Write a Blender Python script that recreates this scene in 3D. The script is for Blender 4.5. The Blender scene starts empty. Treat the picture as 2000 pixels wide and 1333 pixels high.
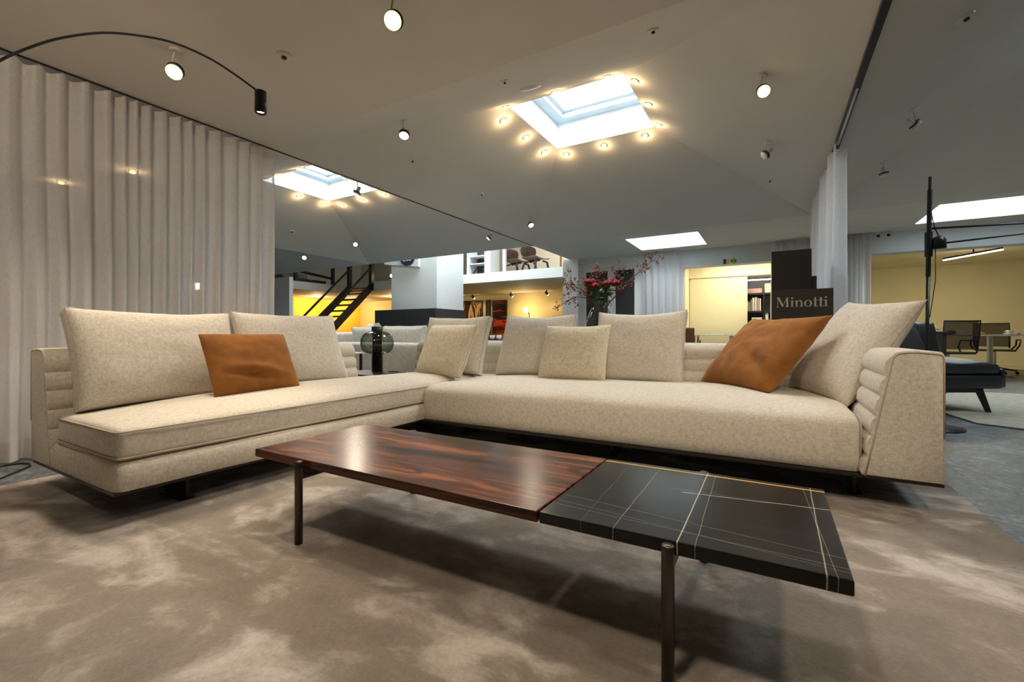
import bpy, bmesh, math, random
from mathutils import Vector, Matrix, Quaternion, noise

R = math.radians
random.seed(7)
S = bpy.context.scene
C = S.collection

# ------------------------------------------------------------------ camera
cam_d = bpy.data.cameras.new('camera')
cam = bpy.data.objects.new('camera', cam_d)
C.objects.link(cam)
cam.location = (0, 0, 0.76)
cam.rotation_euler = (R(90), 0, R(30.1))
cam_d.sensor_width = 36.0
cam_d.lens = 15.75
cam_d.shift_y = -0.00625
cam_d.clip_start = 0.02
S.camera = cam

# ------------------------------------------------------------------ sky + exposure
W = bpy.data.worlds.new('sky')
S.world = W
W.use_nodes = True
bg = W.node_tree.nodes['Background']
bg.inputs[0].default_value = (0.84, 0.93, 1.0, 1)
bg.inputs[1].default_value = 26.0
S.view_settings.view_transform = 'Standard'
S.view_settings.look = 'None'
S.view_settings.gamma = 1
S.view_settings.use_curve_mapping = False
S.view_settings.exposure = 0.62
S.cycles.max_bounces = 8
S.cycles.diffuse_bounces = 5
S.cycles.glossy_bounces = 4
S.cycles.transmission_bounces = 6
S.cycles.transparent_max_bounces = 12
S.cycles.sample_clamp_indirect = 4.0
S.cycles.caustics_reflective = False
S.cycles.caustics_refractive = False

WARM = (1.0, 0.70, 0.38)
WARM2 = (1.0, 0.85, 0.66)
SPOT_W = 52.0          # each directional ceiling spot
DOWN_W = 0.8          # each little downlight round a skylight

# ------------------------------------------------------------------ materials
MATS = {}


class N:
    """small node-tree writer"""
    def __init__(self, name):
        self.m = bpy.data.materials.new(name)
        self.m.use_nodes = True
        self.t = self.m.node_tree
        self.b = self.t.nodes['Principled BSDF']
        self.out = self.t.nodes['Material Output']

    def n(self, typ, **kw):
        x = self.t.nodes.new(typ)
        for k, v in kw.items():
            setattr(x, k, v)
        return x

    def l(self, a, b):
        self.t.links.new(a, b)

    def coord(self, scale=(1, 1, 1), rot=(0, 0, 0), loc=(0, 0, 0), kind='Object'):
        tc = self.n('ShaderNodeTexCoord')
        mp = self.n('ShaderNodeMapping')
        mp.inputs['Scale'].default_value = scale
        mp.inputs['Rotation'].default_value = rot
        mp.inputs['Location'].default_value = loc
        self.l(tc.outputs[kind], mp.inputs[0])
        return mp.outputs[0]

    def noise(self, vec, scale=1.0, detail=2.0, rough=0.5, dist=0.0):
        x = self.n('ShaderNodeTexNoise')
        x.inputs['Scale'].default_value = scale
        x.inputs['Detail'].default_value = detail
        x.inputs['Roughness'].default_value = rough
        x.inputs['Distortion'].default_value = dist
        self.l(vec, x.inputs['Vector'])
        return x.outputs['Fac']

    def ramp(self, fac, stops):
        x = self.n('ShaderNodeValToRGB')
        e = x.color_ramp.elements
        while len(e) < len(stops):
            e.new(0.5)
        for i, (p, c) in enumerate(stops):
            e[i].position = p
            e[i].color = (*c, 1)
        self.l(fac, x.inputs[0])
        return x.outputs[0]

    def math(self, op, a, b=None, c=None):
        x = self.n('ShaderNodeMath', operation=op)
        for i, v in enumerate((a, b, c)):
            if v is None:
                continue
            if isinstance(v, (int, float)):
                x.inputs[i].default_value = v
            else:
                self.l(v, x.inputs[i])
        return x.outputs[0]

    def mix(self, fac, a, b, mode='MIX'):
        x = self.n('ShaderNodeMix', data_type='RGBA', blend_type=mode)
        for i, v in ((0, fac), (6, a), (7, b)):
            if isinstance(v, (int, float)):
                x.inputs[i].default_value = v
            elif isinstance(v, tuple):
                x.inputs[i].default_value = (*v, 1)
            else:
                self.l(v, x.inputs[i])
        return x.outputs[2]

    def bump(self, h, strength=0.3, dist=0.01):
        x = self.n('ShaderNodeBump')
        x.inputs['Strength'].default_value = strength
        x.inputs['Distance'].default_value = dist
        self.l(h, x.inputs['Height'])
        self.l(x.outputs[0], self.b.inputs['Normal'])

    def set(self, color=None, rough=None, metal=None, spec=None, **kw):
        b = self.b
        if color is not None:
            if isinstance(color, tuple):
                b.inputs['Base Color'].default_value = (*color, 1)
            else:
                self.l(color, b.inputs['Base Color'])
        if rough is not None:
            if isinstance(rough, (int, float)):
                b.inputs['Roughness'].default_value = rough
            else:
                self.l(rough, b.inputs['Roughness'])
        if metal is not None:
            b.inputs['Metallic'].default_value = metal
        if spec is not None:
            b.inputs['Specular IOR Level'].default_value = spec
        for k, v in kw.items():
            b.inputs[k].default_value = v
        return self.m


def plain(name, color, rough=0.5, metal=0.0, spec=0.5, vary=0.06, vs=6.0, bump=0.0, bs=60.0):
    if name in MATS:
        return MATS[name]
    g = N(name)
    v = g.coord()
    f = g.noise(v, vs, 3)
    lo = tuple(c * (1 - vary) for c in color)
    hi = tuple(min(1, c * (1 + vary)) for c in color)
    col = g.ramp(f, [(0.3, lo), (0.7, hi)])
    m = g.set(col, rough, metal, spec)
    if bump:
        g.bump(g.noise(v, bs, 2), bump, 0.004)
    MATS[name] = m
    return m


def glow(name, color, strength):
    if name in MATS:
        return MATS[name]
    g = N(name)
    g.set((0.8, 0.8, 0.8), 0.4)
    g.b.inputs['Emission Color'].default_value = (*color, 1)
    g.b.inputs['Emission Strength'].default_value = strength
    MATS[name] = g.m
    return g.m


def fabric(name, lo, mid, hi, f=150.0, bump=0.5, streak=0.5):
    g = N(name)
    a = g.noise(g.coord((f, f * 0.16, f * 0.16)), 1, 1.5)
    b = g.noise(g.coord((f * 0.16, f, f * 0.16)), 1, 1.5)
    c = g.noise(g.coord((f * 0.16, f * 0.16, f)), 1, 1.5)
    fine = g.noise(g.coord(), f * 1.6, 1.0)
    big = g.noise(g.coord(), 3.0, 2.0)
    s = g.math('ADD', g.math('ADD', a, b), c)
    s = g.math('MULTIPLY', s, 1 / 3)
    t = g.math('ADD', g.math('MULTIPLY', s, streak * 1.6), g.math('MULTIPLY', fine, (1 - streak) * 1.1))
    t = g.math('ADD', t, g.math('MULTIPLY', big, 0.05))
    col = g.ramp(t, [(0.52, lo), (0.66, mid), (0.82, hi)])
    g.set(col, 0.92, 0, 0.15)
    g.b.inputs['Sheen Weight'].default_value = 0.15
    g.b.inputs['Sheen Roughness'].default_value = 0.5
    g.bump(t, bump, 0.004)
    MATS[name] = g.m
    return g.m


fabric('linen', (0.46, 0.40, 0.315), (0.605, 0.545, 0.45), (0.76, 0.705, 0.615), 330, 0.6, 0.55)
fabric('linen_pale', (0.50, 0.48, 0.44), (0.66, 0.64, 0.60), (0.80, 0.79, 0.76), 120, 0.3)
fabric('linen_small', (0.44, 0.365, 0.25), (0.60, 0.525, 0.39), (0.75, 0.68, 0.53), 230, 0.6, 0.62)
plain('seam', (0.50, 0.43, 0.335), 0.9, 0, 0.1)


def suede():
    g = N('suede')
    v = g.coord()
    a = g.noise(v, 7, 4, 0.6, 0.6)
    b = g.noise(v, 260, 2)
    t = g.math('ADD', g.math('MULTIPLY', a, 0.8), g.math('MULTIPLY', b, 0.25))
    col = g.ramp(t, [(0.35, (0.20, 0.070, 0.014)), (0.55, (0.27, 0.100, 0.020)), (0.75, (0.33, 0.130, 0.030))])
    g.set(col, 0.85, 0, 0.2)
    g.b.inputs['Sheen Weight'].default_value = 0.3
    g.b.inputs['Sheen Roughness'].default_value = 0.4
    g.b.inputs['Sheen Tint'].default_value = (1, 0.7, 0.4, 1)
    g.bump(b, 0.15, 0.002)
    MATS['suede'] = g.m


suede()


def carpet():
    g = N('carpet')
    p1 = g.noise(g.coord((1.0, 2.0, 1), (0, 0, R(-28))), 2.1, 5, 0.55, 0.7)
    p2 = g.noise(g.coord((1.0, 1.8, 1), (0, 0, R(35)), (3, 1, 0)), 1.5, 6, 0.55, 0.9)
    p3 = g.noise(g.coord((1, 1, 1), (0, 0, R(10))), 7.0, 5, 0.6, 1.0)
    pile = g.noise(g.coord(), 420, 2)
    mid = g.noise(g.coord(), 90, 3)
    hi = g.math('MAXIMUM', p1, p2)
    p = g.math('ADD', g.math('MULTIPLY', hi, 0.74), g.math('MULTIPLY', p3, 0.26))
    col = g.ramp(p, [(0.40, (0.215, 0.177, 0.144)), (0.52, (0.275, 0.230, 0.192)), (0.56, (0.37, 0.320, 0.278)), (0.64, (0.54, 0.482, 0.432))])
    pc = g.ramp(g.math('ADD', g.math('MULTIPLY', pile, 0.6), g.math('MULTIPLY', mid, 0.4)), [(0.3, (0.74, 0.74, 0.74)), (0.7, (1.16, 1.16, 1.16))])
    col = g.mix(1.0, col, pc, 'MULTIPLY')
    g.set(col, 0.95, 0, 0.1)
    g.b.inputs['Sheen Weight'].default_value = 0.2
    g.b.inputs['Sheen Roughness'].default_value = 0.45
    g.bump(g.math('ADD', g.math('MULTIPLY', pile, 0.5), g.math('MULTIPLY', p, 0.8)), 0.5, 0.006)
    MATS['carpet'] = g.m


carpet()


def stone():
    g = N('stone_floor')
    v = g.coord()
    vo = g.n('ShaderNodeTexVoronoi', feature='F1')
    vo.inputs['Scale'].default_value = 26
    g.l(v, vo.inputs['Vector'])
    n1 = g.noise(v, 3.5, 6, 0.65, 0.6)
    n2 = g.noise(v, 40, 3)
    t = g.math('ADD', g.math('MULTIPLY', n1, 0.6), g.math('MULTIPLY', n2, 0.4))
    base = g.ramp(t, [(0.38, (0.045, 0.050, 0.052)), (0.5, (0.115, 0.127, 0.132)), (0.62, (0.235, 0.255, 0.265))])
    chips = g.ramp(vo.outputs['Color'], [(0.3, (0.6, 0.6, 0.6)), (0.75, (1.35, 1.35, 1.35))])
    g.set(g.mix(0.6, base, chips, 'MULTIPLY'), g.ramp(n1, [(0.3, (0.30,) * 3), (0.7, (0.5,) * 3)]), 0, 0.45)
    MATS['stone_floor'] = g.m


stone()


def rosewood():
    g = N('rosewood')
    fine = g.noise(g.coord((1.5, 60, 60)), 1.0, 4, 0.6)
    mid = g.noise(g.coord((1.3, 13, 13)), 1.0, 5, 0.6, 0.5)
    fig = g.noise(g.coord((0.8, 4.5, 4.5), (0, 0, 0), (2.3, 1.1, 0)), 1.0, 2, 0.5, 1.6)
    base = g.ramp(mid, [(0.34, (0.024, 0.009, 0.006)), (0.46, (0.090, 0.028, 0.0135)), (0.56, (0.155, 0.049, 0.021)), (0.68, (0.235, 0.080, 0.033))])
    f2 = g.ramp(fine, [(0.38, (0.45, 0.42, 0.40)), (0.60, (1.12, 1.10, 1.08))])
    w2 = g.ramp(fig, [(0.40, (0.45, 0.42, 0.40)), (0.43, (1.0, 1.0, 1.0)), (0.555, (1.0, 1.0, 1.0)), (0.585, (0.30, 0.27, 0.26)), (0.605, (0.30, 0.27, 0.26)), (0.64, (0.95, 0.93, 0.92))])
    col = g.mix(1.0, g.mix(1.0, base, f2, 'MULTIPLY'), w2, 'MULTIPLY')
    g.set(col, 0.24, 0, 0.28)
    MATS['rosewood'] = g.m


rosewood()


def marble():
    g = N('black_marble')
    tc = g.n('ShaderNodeTexCoord')
    sep = g.n('ShaderNodeSeparateXYZ')
    g.l(tc.outputs['Object'], sep.inputs[0])
    X, Y = sep.outputs[0], sep.outputs[1]
    wob = g.math('SUBTRACT', g.noise(g.coord(), 9, 3), 0.5)
    wob2 = g.math('SUBTRACT', g.noise(g.coord((1, 1, 1), (0, 0, 0), (3, 5, 0)), 14, 3), 0.5)
    tot = None

    def line(a, b, w, k, wb, amp=0.02, xmin=None):
        nonlocal tot
        amp *= 0.3
        w *= 0.75
        # line through a and b (object xy), half width w, brightness k
        ax, ay = a
        bx, by = b
        L = math.hypot(bx - ax, by - ay)
        nx, ny = -(by - ay) / L, (bx - ax) / L
        c = -(nx * ax + ny * ay)
        d = g.math('ADD', g.math('MULTIPLY', X, nx), g.math('MULTIPLY', Y, ny))
        d = g.math('ADD', d, c)
        d = g.math('ADD', d, g.math('MULTIPLY', wb, amp))
        d = g.math('ABSOLUTE', d)
        m = g.math('SUBTRACT', 1.0, g.math('DIVIDE', d, w))
        m = g.math('MULTIPLY', g.math('MAXIMUM', m, 0.0), k)
        if xmin is not None:
            m = g.math('MULTIPLY', m, g.math('GREATER_THAN', X, xmin))
        tot = m if tot is None else g.math('ADD', tot, m)
    # object origin sits at the slab's centre (-0.19, 1.297)
    def o(x, y):
        return (x + 0.19, y - 1.297)
    line(o(-0.178, 1.54), o(-0.177, 1.0), 0.0028, 0.75, wob, 0.012)
    line(o(-0.150, 1.40), o(-0.140, 1.0), 0.0020, 0.25, wob2, 0.02)
    line(o(-0.217, 1.348), o(0.13, 1.399), 0.0030, 0.85, wob2, 0.03, -0.03)
    line(o(-0.25, 1.37), o(0.13, 1.392), 0.0016, 0.25, wob, 0.016, -0.06)
    line(o(0.096, 1.53), o(0.089, 1.02), 0.0026, 0.55, wob2, 0.012)
    line(o(0.080, 1.50), o(0.106, 1.03), 0.0018, 0.22, wob, 0.02)
    line(o(-0.323, 1.55), o(-0.319, 1.03), 0.0018, 0.30, wob, 0.02)
    line(o(-0.509, 1.165), o(0.118, 1.110), 0.0016, 0.28, wob2, 0.02)
    line(o(-0.506, 1.091), o(0.118, 1.065), 0.0016, 0.26, wob, 0.02)
    line(o(-0.506, 1.120), o(0.118, 1.048), 0.0014, 0.24, wob2, 0.02)
    line(o(-0.42, 1.50), o(-0.40, 1.03), 0.0012, 0.14, wob, 0.03)
    line(o(-0.5, 1.20), o(0.12, 1.19), 0.003, 0.06, wob2, 0.03)
    line(o(-0.5, 1.26), o(0.12, 1.23), 0.003, 0.05, wob, 0.03)
    base = g.ramp(g.noise(g.coord(), 5, 5), [(0.3, (0.005, 0.005, 0.004)), (0.7, (0.012, 0.011, 0.009))])
    col = g.mix(g.math('MINIMUM', tot, 1.0), base, (0.62, 0.58, 0.50))
    g.set(col, 0.22, 0, 0.28)
    MATS['black_marble'] = g.m


marble()


def sheer(name, color, trans=0.35, see=0.14):
    g = N(name)
    t = g.t
    v = g.coord((260, 260, 40))
    w = g.ramp(g.noise(v, 1, 2), [(0.3, tuple(c * 0.86 for c in color)), (0.7, color)])
    d = g.n('ShaderNodeBsdfDiffuse')
    tl = g.n('ShaderNodeBsdfTranslucent')
    tp = g.n('ShaderNodeBsdfTransparent')
    g.l(w, d.inputs[0])
    g.l(w, tl.inputs[0])
    m1 = g.n('ShaderNodeMixShader')
    m1.inputs[0].default_value = trans
    g.l(d.outputs[0], m1.inputs[1])
    g.l(tl.outputs[0], m1.inputs[2])
    m2 = g.n('ShaderNodeMixShader')
    m2.inputs[0].default_value = see
    g.l(m1.outputs[0], m2.inputs[1])
    g.l(tp.outputs[0], m2.inputs[2])
    g.l(m2.outputs[0], g.out.inputs[0])
    MATS[name] = g.m


sheer('sheer', (0.95, 0.925, 0.925), 0.48, 0.17)
sheer('sheer_band', (0.80, 0.75, 0.72), 0.25, 0.04)


def glass(name, tint, rough=0.0, gl=0.1, edge=1.0):
    g = N(name)
    tp = g.n('ShaderNodeBsdfTransparent')
    gs = g.n('ShaderNodeBsdfGlossy')
    gs.inputs['Roughness'].default_value = rough
    lw = g.n('ShaderNodeLayerWeight')
    lw.inputs[0].default_value = 0.5
    m = g.n('ShaderNodeMixShader')
    g.l(g.mix(g.math('POWER', lw.outputs['Facing'], 2.0), tint, tuple(c ** edge for c in tint)), tp.inputs[0])
    fz = g.math('MULTIPLY', g.math('POWER', lw.outputs['Facing'], 5.0), 0.8)
    g.l(g.math('ADD', fz, gl), m.inputs[0])
    g.l(tp.outputs[0], m.inputs[1])
    g.l(gs.outputs[0], m.inputs[2])
    g.l(m.outputs[0], g.out.inputs[0])
    MATS[name] = g.m


glass('glass_clear', (0.93, 0.96, 0.97), 0, 0.03)
glass('glass_smoke', (0.55, 0.59, 0.54), 0.02, 0.07, 4.5)
glass('glass_core', (0.12, 0.115, 0.10), 0.03, 0.05)
glass('glass_vase', (0.86, 0.89, 0.89), 0.0, 0.10, 8.0)

plain('ceiling_paint', (0.70, 0.655, 0.58), 0.9, 0, 0.2, 0.02, 1.5)
plain('wall_white', (0.72, 0.72, 0.70), 0.9, 0, 0.2, 0.02, 1.5)
plain('shaft_white', (0.90, 0.92, 0.93), 0.8, 0, 0.2, 0.01)
plain('wall_cream', (0.80, 0.755, 0.56), 0.85, 0, 0.25, 0.03, 1.5)
plain('wall_ochre', (0.70, 0.60, 0.32), 0.85, 0, 0.25, 0.03, 1.5)
plain('wall_yellow', (0.85, 0.60, 0.08), 0.85, 0, 0.25, 0.03, 1.5)
plain('window_frame', (0.55, 0.66, 0.74), 0.5, 0, 0.4)
plain('black_metal', (0.018, 0.018, 0.020), 0.42, 0.3, 0.5)
plain('bronze', (0.085, 0.068, 0.052), 0.30, 0.85, 0.5)
plain('bronze_dark', (0.035, 0.028, 0.022), 0.35, 0.7, 0.5)
plain('black_board', (0.020, 0.019, 0.019), 0.55, 0, 0.4, 0.1)
plain('charcoal_block', (0.035, 0.038, 0.038), 0.6, 0, 0.3, 0.1)
plain('brown_black', (0.035, 0.029, 0.022), 0.55, 0, 0.4, 0.08)
plain('lettering_pale', (0.62, 0.60, 0.54), 0.6, 0, 0.3)
plain('chrome', (0.62, 0.60, 0.57), 0.25, 0.9, 0.5)
plain('white_lacquer', (0.80, 0.78, 0.73), 0.4, 0, 0.5)
plain('fixture_cream', (0.66, 0.61, 0.52), 0.45, 0.1, 0.5)
plain('gold_tone', (0.72, 0.45, 0.12), 0.35, 0.2, 0.5)
plain('stair_wood', (0.055, 0.040, 0.025), 0.5, 0, 0.4)
plain('leather_black', (0.010, 0.011, 0.013), 0.38, 0, 0.5, 0.15, 8, 0.15, 30)
plain('leather_brown', (0.12, 0.035, 0.014), 0.45, 0, 0.5)
plain('mesh_black', (0.020, 0.019, 0.017), 0.7, 0, 0.3)
plain('porcelain', (0.85, 0.85, 0.83), 0.25, 0, 0.5)
plain('navy', (0.012, 0.022, 0.06), 0.4, 0, 0.5)
plain('rose_red', (0.19, 0.004, 0.010), 0.6, 0, 0.3, 0.3, 60)
plain('leaf_green', (0.045, 0.11, 0.025), 0.5, 0, 0.4, 0.3, 30)
plain('twig', (0.12, 0.055, 0.040), 0.7, 0, 0.3)
plain('dry_leaf', (0.27, 0.085, 0.045), 0.7, 0, 0.3, 0.3, 60)
plain('plywood_dark', (0.060, 0.026, 0.014), 0.4, 0, 0.5)
plain('rug_pale', (0.36, 0.33, 0.27), 0.95, 0, 0.1, 0.15, 14, 0.3, 200)
plain('rug_border', (0.10, 0.09, 0.075), 0.9, 0, 0.1)
plain('paper', (0.80, 0.78, 0.72), 0.8, 0, 0.2, 0.1, 20)
plain('book_green', (0.30, 0.62, 0.02), 0.6, 0, 0.3)
plain('book_pink', (0.62, 0.40, 0.40), 0.6, 0, 0.3)
plain('book_grey', (0.36, 0.36, 0.38), 0.6, 0, 0.3)
plain('box_blue', (0.42, 0.52, 0.60), 0.6, 0, 0.3)
plain('mint', (0.30, 0.55, 0.01), 0.5, 0, 0.3)
plain('cup_brown', (0.25, 0.10, 0.04), 0.5, 0, 0.3)


def boards():
    g = N('ceiling_boards')
    wv = g.n('ShaderNodeTexWave', wave_type='BANDS', bands_direction='Y')
    wv.inputs['Scale'].default_value = 1.6
    wv.inputs['Distortion'].default_value = 0.4
    g.l(g.coord(), wv.inputs['Vector'])
    col = g.ramp(wv.outputs['Fac'], [(0.0, (0.30, 0.24, 0.13)), (0.25, (0.58, 0.50, 0.31)), (1.0, (0.66, 0.58, 0.38))])
    g.set(col, 0.7, 0, 0.3)
    g.bump(wv.outputs['Fac'], 0.4, 0.02)
    MATS['ceiling_boards'] = g.m


boards()


def painting(name, stops, sc, rot):
    g = N(name)
    a = g.noise(g.coord(sc, rot), 1.0, 2, 0.5, 1.2)
    g.set(g.ramp(a, stops), 0.35, 0, 0.4)
    MATS[name] = g.m


painting('painting_amber', [(0.36, (0.012, 0.010, 0.008)), (0.49, (0.02, 0.012, 0.008)), (0.53, (0.55, 0.20, 0.02)), (0.58, (0.50, 0.42, 0.26)), (0.66, (0.02, 0.012, 0.01))], (3.2, 1, 1.1), (0, R(35), 0))
painting('painting_red', [(0.40, (0.015, 0.01, 0.01)), (0.5, (0.10, 0.012, 0.008)), (0.56, (0.65, 0.035, 0.012)), (0.68, (0.55, 0.12, 0.03))], (0.9, 1, 5.0), (0, R(4), 0))

# ------------------------------------------------------------------ mesh helpers


class B:
    def __init__(self):
        self.v, self.f, self.sm = [], [], []

    def add(self, verts, faces, smooth=False):
        k = len(self.v)
        self.v += [tuple(p) for p in verts]
        self.f += [tuple(i + k for i in f) for f in faces]
        self.sm += [smooth] * len(faces)
        return self

    def quad(self, *p):
        return self.add(p, [tuple(range(len(p)))])

    def box(self, x0, x1, y0, y1, z0, z1, bev=0.0, seg=2):
        if bev <= 0:
            return self.add([(x0, y0, z0), (x1, y0, z0), (x1, y1, z0), (x0, y1, z0), (x0, y0, z1), (x1, y0, z1), (x1, y1, z1), (x0, y1, z1)],
                            [(3, 2, 1, 0), (4, 5, 6, 7), (0, 1, 5, 4), (1, 2, 6, 5), (2, 3, 7, 6), (3, 0, 4, 7)])
        bm = bmesh.new()
        bmesh.ops.create_cube(bm, size=1)
        for v in bm.verts:
            v.co = Vector(((x0 + x1) / 2 + v.co.x * (x1 - x0), (y0 + y1) / 2 + v.co.y * (y1 - y0), (z0 + z1) / 2 + v.co.z * (z1 - z0)))
        bmesh.ops.bevel(bm, geom=bm.edges[:], offset=bev, segments=seg, profile=0.5, affect='EDGES')
        return self.bm(bm)

    def bm(self, bm, smooth=False):
        bm.verts.index_update()
        self.add([v.co[:] for v in bm.verts], [[v.index for v in f.verts] for f in bm.faces], smooth)
        bm.free()
        return self

    def cyl(self, p0, p1, r0, r1=None, n=16, smooth=True, caps=True):
        r1 = r0 if r1 is None else r1
        p0, p1 = Vector(p0), Vector(p1)
        q = (p1 - p0).to_track_quat('Z', 'Y')
        a = [q @ Vector((math.cos(2 * math.pi * i / n), math.sin(2 * math.pi * i / n), 0)) for i in range(n)]
        self.add([p0 + x * r0 for x in a] + [p1 + x * r1 for x in a], [(i, (i + 1) % n, n + (i + 1) % n, n + i) for i in range(n)], smooth)
        if caps:
            self.add([p0 + x * r0 for x in a], [tuple(reversed(range(n)))])
            self.add([p1 + x * r1 for x in a], [tuple(range(n))])
        return self

    def tube(self, path, r, n=8, closed=False):
        path = [Vector(p) for p in path]
        m = len(path)
        rr = r if isinstance(r, (list, tuple)) else [r] * m
        vs, up = [], None
        for i, p in enumerate(path):
            if closed:
                t = path[(i + 1) % m] - path[i - 1]
            else:
                t = path[min(i + 1, m - 1)] - path[max(i - 1, 0)]
            t.normalize()
            if up is None:
                up = Vector((0, 0, 1)) if abs(t.z) < 0.9 else Vector((1, 0, 0))
            s = t.cross(up)
            if s.length < 1e-6:
                s = t.orthogonal()
            s.normalize()
            up = s.cross(t).normalized()
            for k in range(n):
                a = 2 * math.pi * k / n
                vs.append(p + (s * math.cos(a) + up * math.sin(a)) * rr[i])
        fs = []
        for i in range(m if closed else m - 1):
            j = (i + 1) % m
            for k in range(n):
                k2 = (k + 1) % n
                fs.append((i * n + k, i * n + k2, j * n + k2, j * n + k))
        if not closed:
            fs.append(tuple(reversed(range(n))))
            fs.append(tuple((m - 1) * n + k for k in range(n)))
        return self.add(vs, fs, True)

    def lathe(self, prof, c=(0, 0, 0), n=28, smooth=True, axis=None):
        vs, fs = [], []
        m = len(prof)
        for (r, z) in prof:
            for k in range(n):
                a = 2 * math.pi * k / n
                vs.append(Vector((r * math.cos(a), r * math.sin(a), z)))
        if axis is not None:
            q = Vector(axis).to_track_quat('Z', 'Y')
            vs = [q @ v for v in vs]
        vs = [v + Vector(c) for v in vs]
        for i in range(m - 1):
            for k in range(n):
                k2 = (k + 1) % n
                fs.append((i * n + k, i * n + k2, (i + 1) * n + k2, (i + 1) * n + k))
        return self.add(vs, fs, smooth)

    def prism(self, poly, vec):
        n = len(poly)
        vec = Vector(vec)
        a = [Vector(p) for p in poly]
        self.add(a + [p + vec for p in a], [tuple(range(n)), tuple(reversed(range(n, 2 * n)))] + [(i, n + i, n + (i + 1) % n, (i + 1) % n) for i in range(n)])
        return self

    def ball(self, c, r, n=10, sq=(1, 1, 1)):
        bm = bmesh.new()
        bmesh.ops.create_uvsphere(bm, u_segments=n, v_segments=max(4, n // 2 + 1), radius=1)
        for v in bm.verts:
            v.co = Vector((c[0] + v.co.x * r * sq[0], c[1] + v.co.y * r * sq[1], c[2] + v.co.z * r * sq[2]))
        return self.bm(bm, True)

    def rbox(self, x0, x1, y0, y1, z0, z1, r, top=0.0, front=0.0, step=0.06, fn=None):
        """upholstered block: rounded edges, crowned top (and fn for free shaping)"""
        lo, hi = Vector((x0, y0, z0)), Vector((x1, y1, z1))

        def samp(a, b):
            s = [a, a + r * 0.12, a + r * 0.45, a + r]
            k = max(1, int((b - a - 2 * r) / step))
            s += [a + r + (b - a - 2 * r) * i / k for i in range(1, k)]
            s += [b - r, b - r * 0.45, b - r * 0.12, b]
            return s
        sx, sy, sz = samp(x0, x1), samp(y0, y1), samp(z0, z1)
        bm = bmesh.new()

        def mp(p):
            q = Vector((min(max(p[i], lo[i] + r), hi[i] - r) for i in range(3)))
            d = Vector(p) - q
            if d.length > 1e-9:
                d = d.normalized() * r
            w = q + d
            u = (w.x - x0) / (x1 - x0) * 2 - 1
            v = (w.y - y0) / (y1 - y0) * 2 - 1
            t = (w.z - z0) / (z1 - z0)
            w.z += top * max(0, t) * max(0, (1 - abs(u) ** 4)) * max(0, (1 - abs(v) ** 2.5))
            if fn:
                w = fn(w, u, v, t)
            return w

        def sheet(A, Bv, f):
            g = [[bm.verts.new(mp(f(a, b))) for b in Bv] for a in A]
            for i in range(len(A) - 1):
                for j in range(len(Bv) - 1):
                    bm.faces.new((g[i][j], g[i + 1][j], g[i + 1][j + 1], g[i][j + 1]))
        sheet(sx, sy, lambda a, b: (a, b, z1))
        sheet(sx, sy, lambda a, b: (a, b, z0))
        sheet(sx, sz, lambda a, b: (a, y0, b))
        sheet(sx, sz, lambda a, b: (a, y1, b))
        sheet(sy, sz, lambda a, b: (x0, a, b))
        sheet(sy, sz, lambda a, b: (x1, a, b))
        bmesh.ops.remove_doubles(bm, verts=bm.verts[:], dist=0.0004)
        bmesh.ops.recalc_face_normals(bm, faces=bm.faces[:])
        return self.bm(bm, True)

    def obj(self, name, mat, parent=None, loc=None, fix=False):
        """link as ONE mesh object; vertices are world (or parent-local when the parent is rotated)"""
        off = Vector((0, 0, 0))
        if parent is not None:
            off = Vector(parent.get('org', (0, 0, 0)))
        elif loc is not None:
            off = Vector(loc)
        me = bpy.data.meshes.new(name)
        me.from_pydata([(p[0] - off.x, p[1] - off.y, p[2] - off.z) for p in self.v], [], self.f)
        me.polygons.foreach_set('use_smooth', self.sm)
        if fix:
            bm = bmesh.new()
            bm.from_mesh(me)
            bmesh.ops.recalc_face_normals(bm, faces=bm.faces[:])
            bm.to_mesh(me)
            bm.free()
        me.update()
        me.materials.append(MATS[mat] if isinstance(mat, str) else mat)
        o = bpy.data.objects.new(name, me)
        C.objects.link(o)
        if parent is not None:
            o.parent = parent
        elif loc is not None:
            o.location = loc
        return o


def tag(o, label, cat, group=None, kind=None):
    o['label'] = label
    o['category'] = cat
    if group:
        o['group'] = group
    if kind:
        o['kind'] = kind
    return o


ORG = {}


class Org(dict):
    pass


def thing(name, label, cat, loc=(0, 0, 0), rotz=0.0, group=None, local=False):
    o = bpy.data.objects.new(name, None)
    C.objects.link(o)
    o.empty_display_size = 0.1
    o.location = loc
    o.rotation_euler = (0, 0, rotz)
    tag(o, label, cat, group)
    ORG[o.name] = (0, 0, 0) if (rotz or local) else tuple(loc)
    return o


def part(bld, name, mat, parent, **kw):
    """parts of `thing`s: world vertices unless the thing is local"""
    off = ORG.get(parent.name, (0, 0, 0))
    bld.v = [(p[0] - off[0], p[1] - off[1], p[2] - off[2]) for p in bld.v]
    o = bld.obj(name, mat, parent, **kw)
    ORG[o.name] = off
    return o


def struct(bld, name, mat, loc=(0, 0, 0)):
    o = bld.obj(name, mat, loc=loc)
    o['kind'] = 'structure'
    ORG[o.name] = tuple(loc)
    return o


def copy_tree(o, parent=None):
    c = o.copy()
    C.objects.link(c)
    c.parent = parent
    for ch in list(o.children):
        copy_tree(ch, c)
    ORG[c.name] = ORG.get(o.name, (0, 0, 0))
    return c


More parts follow.
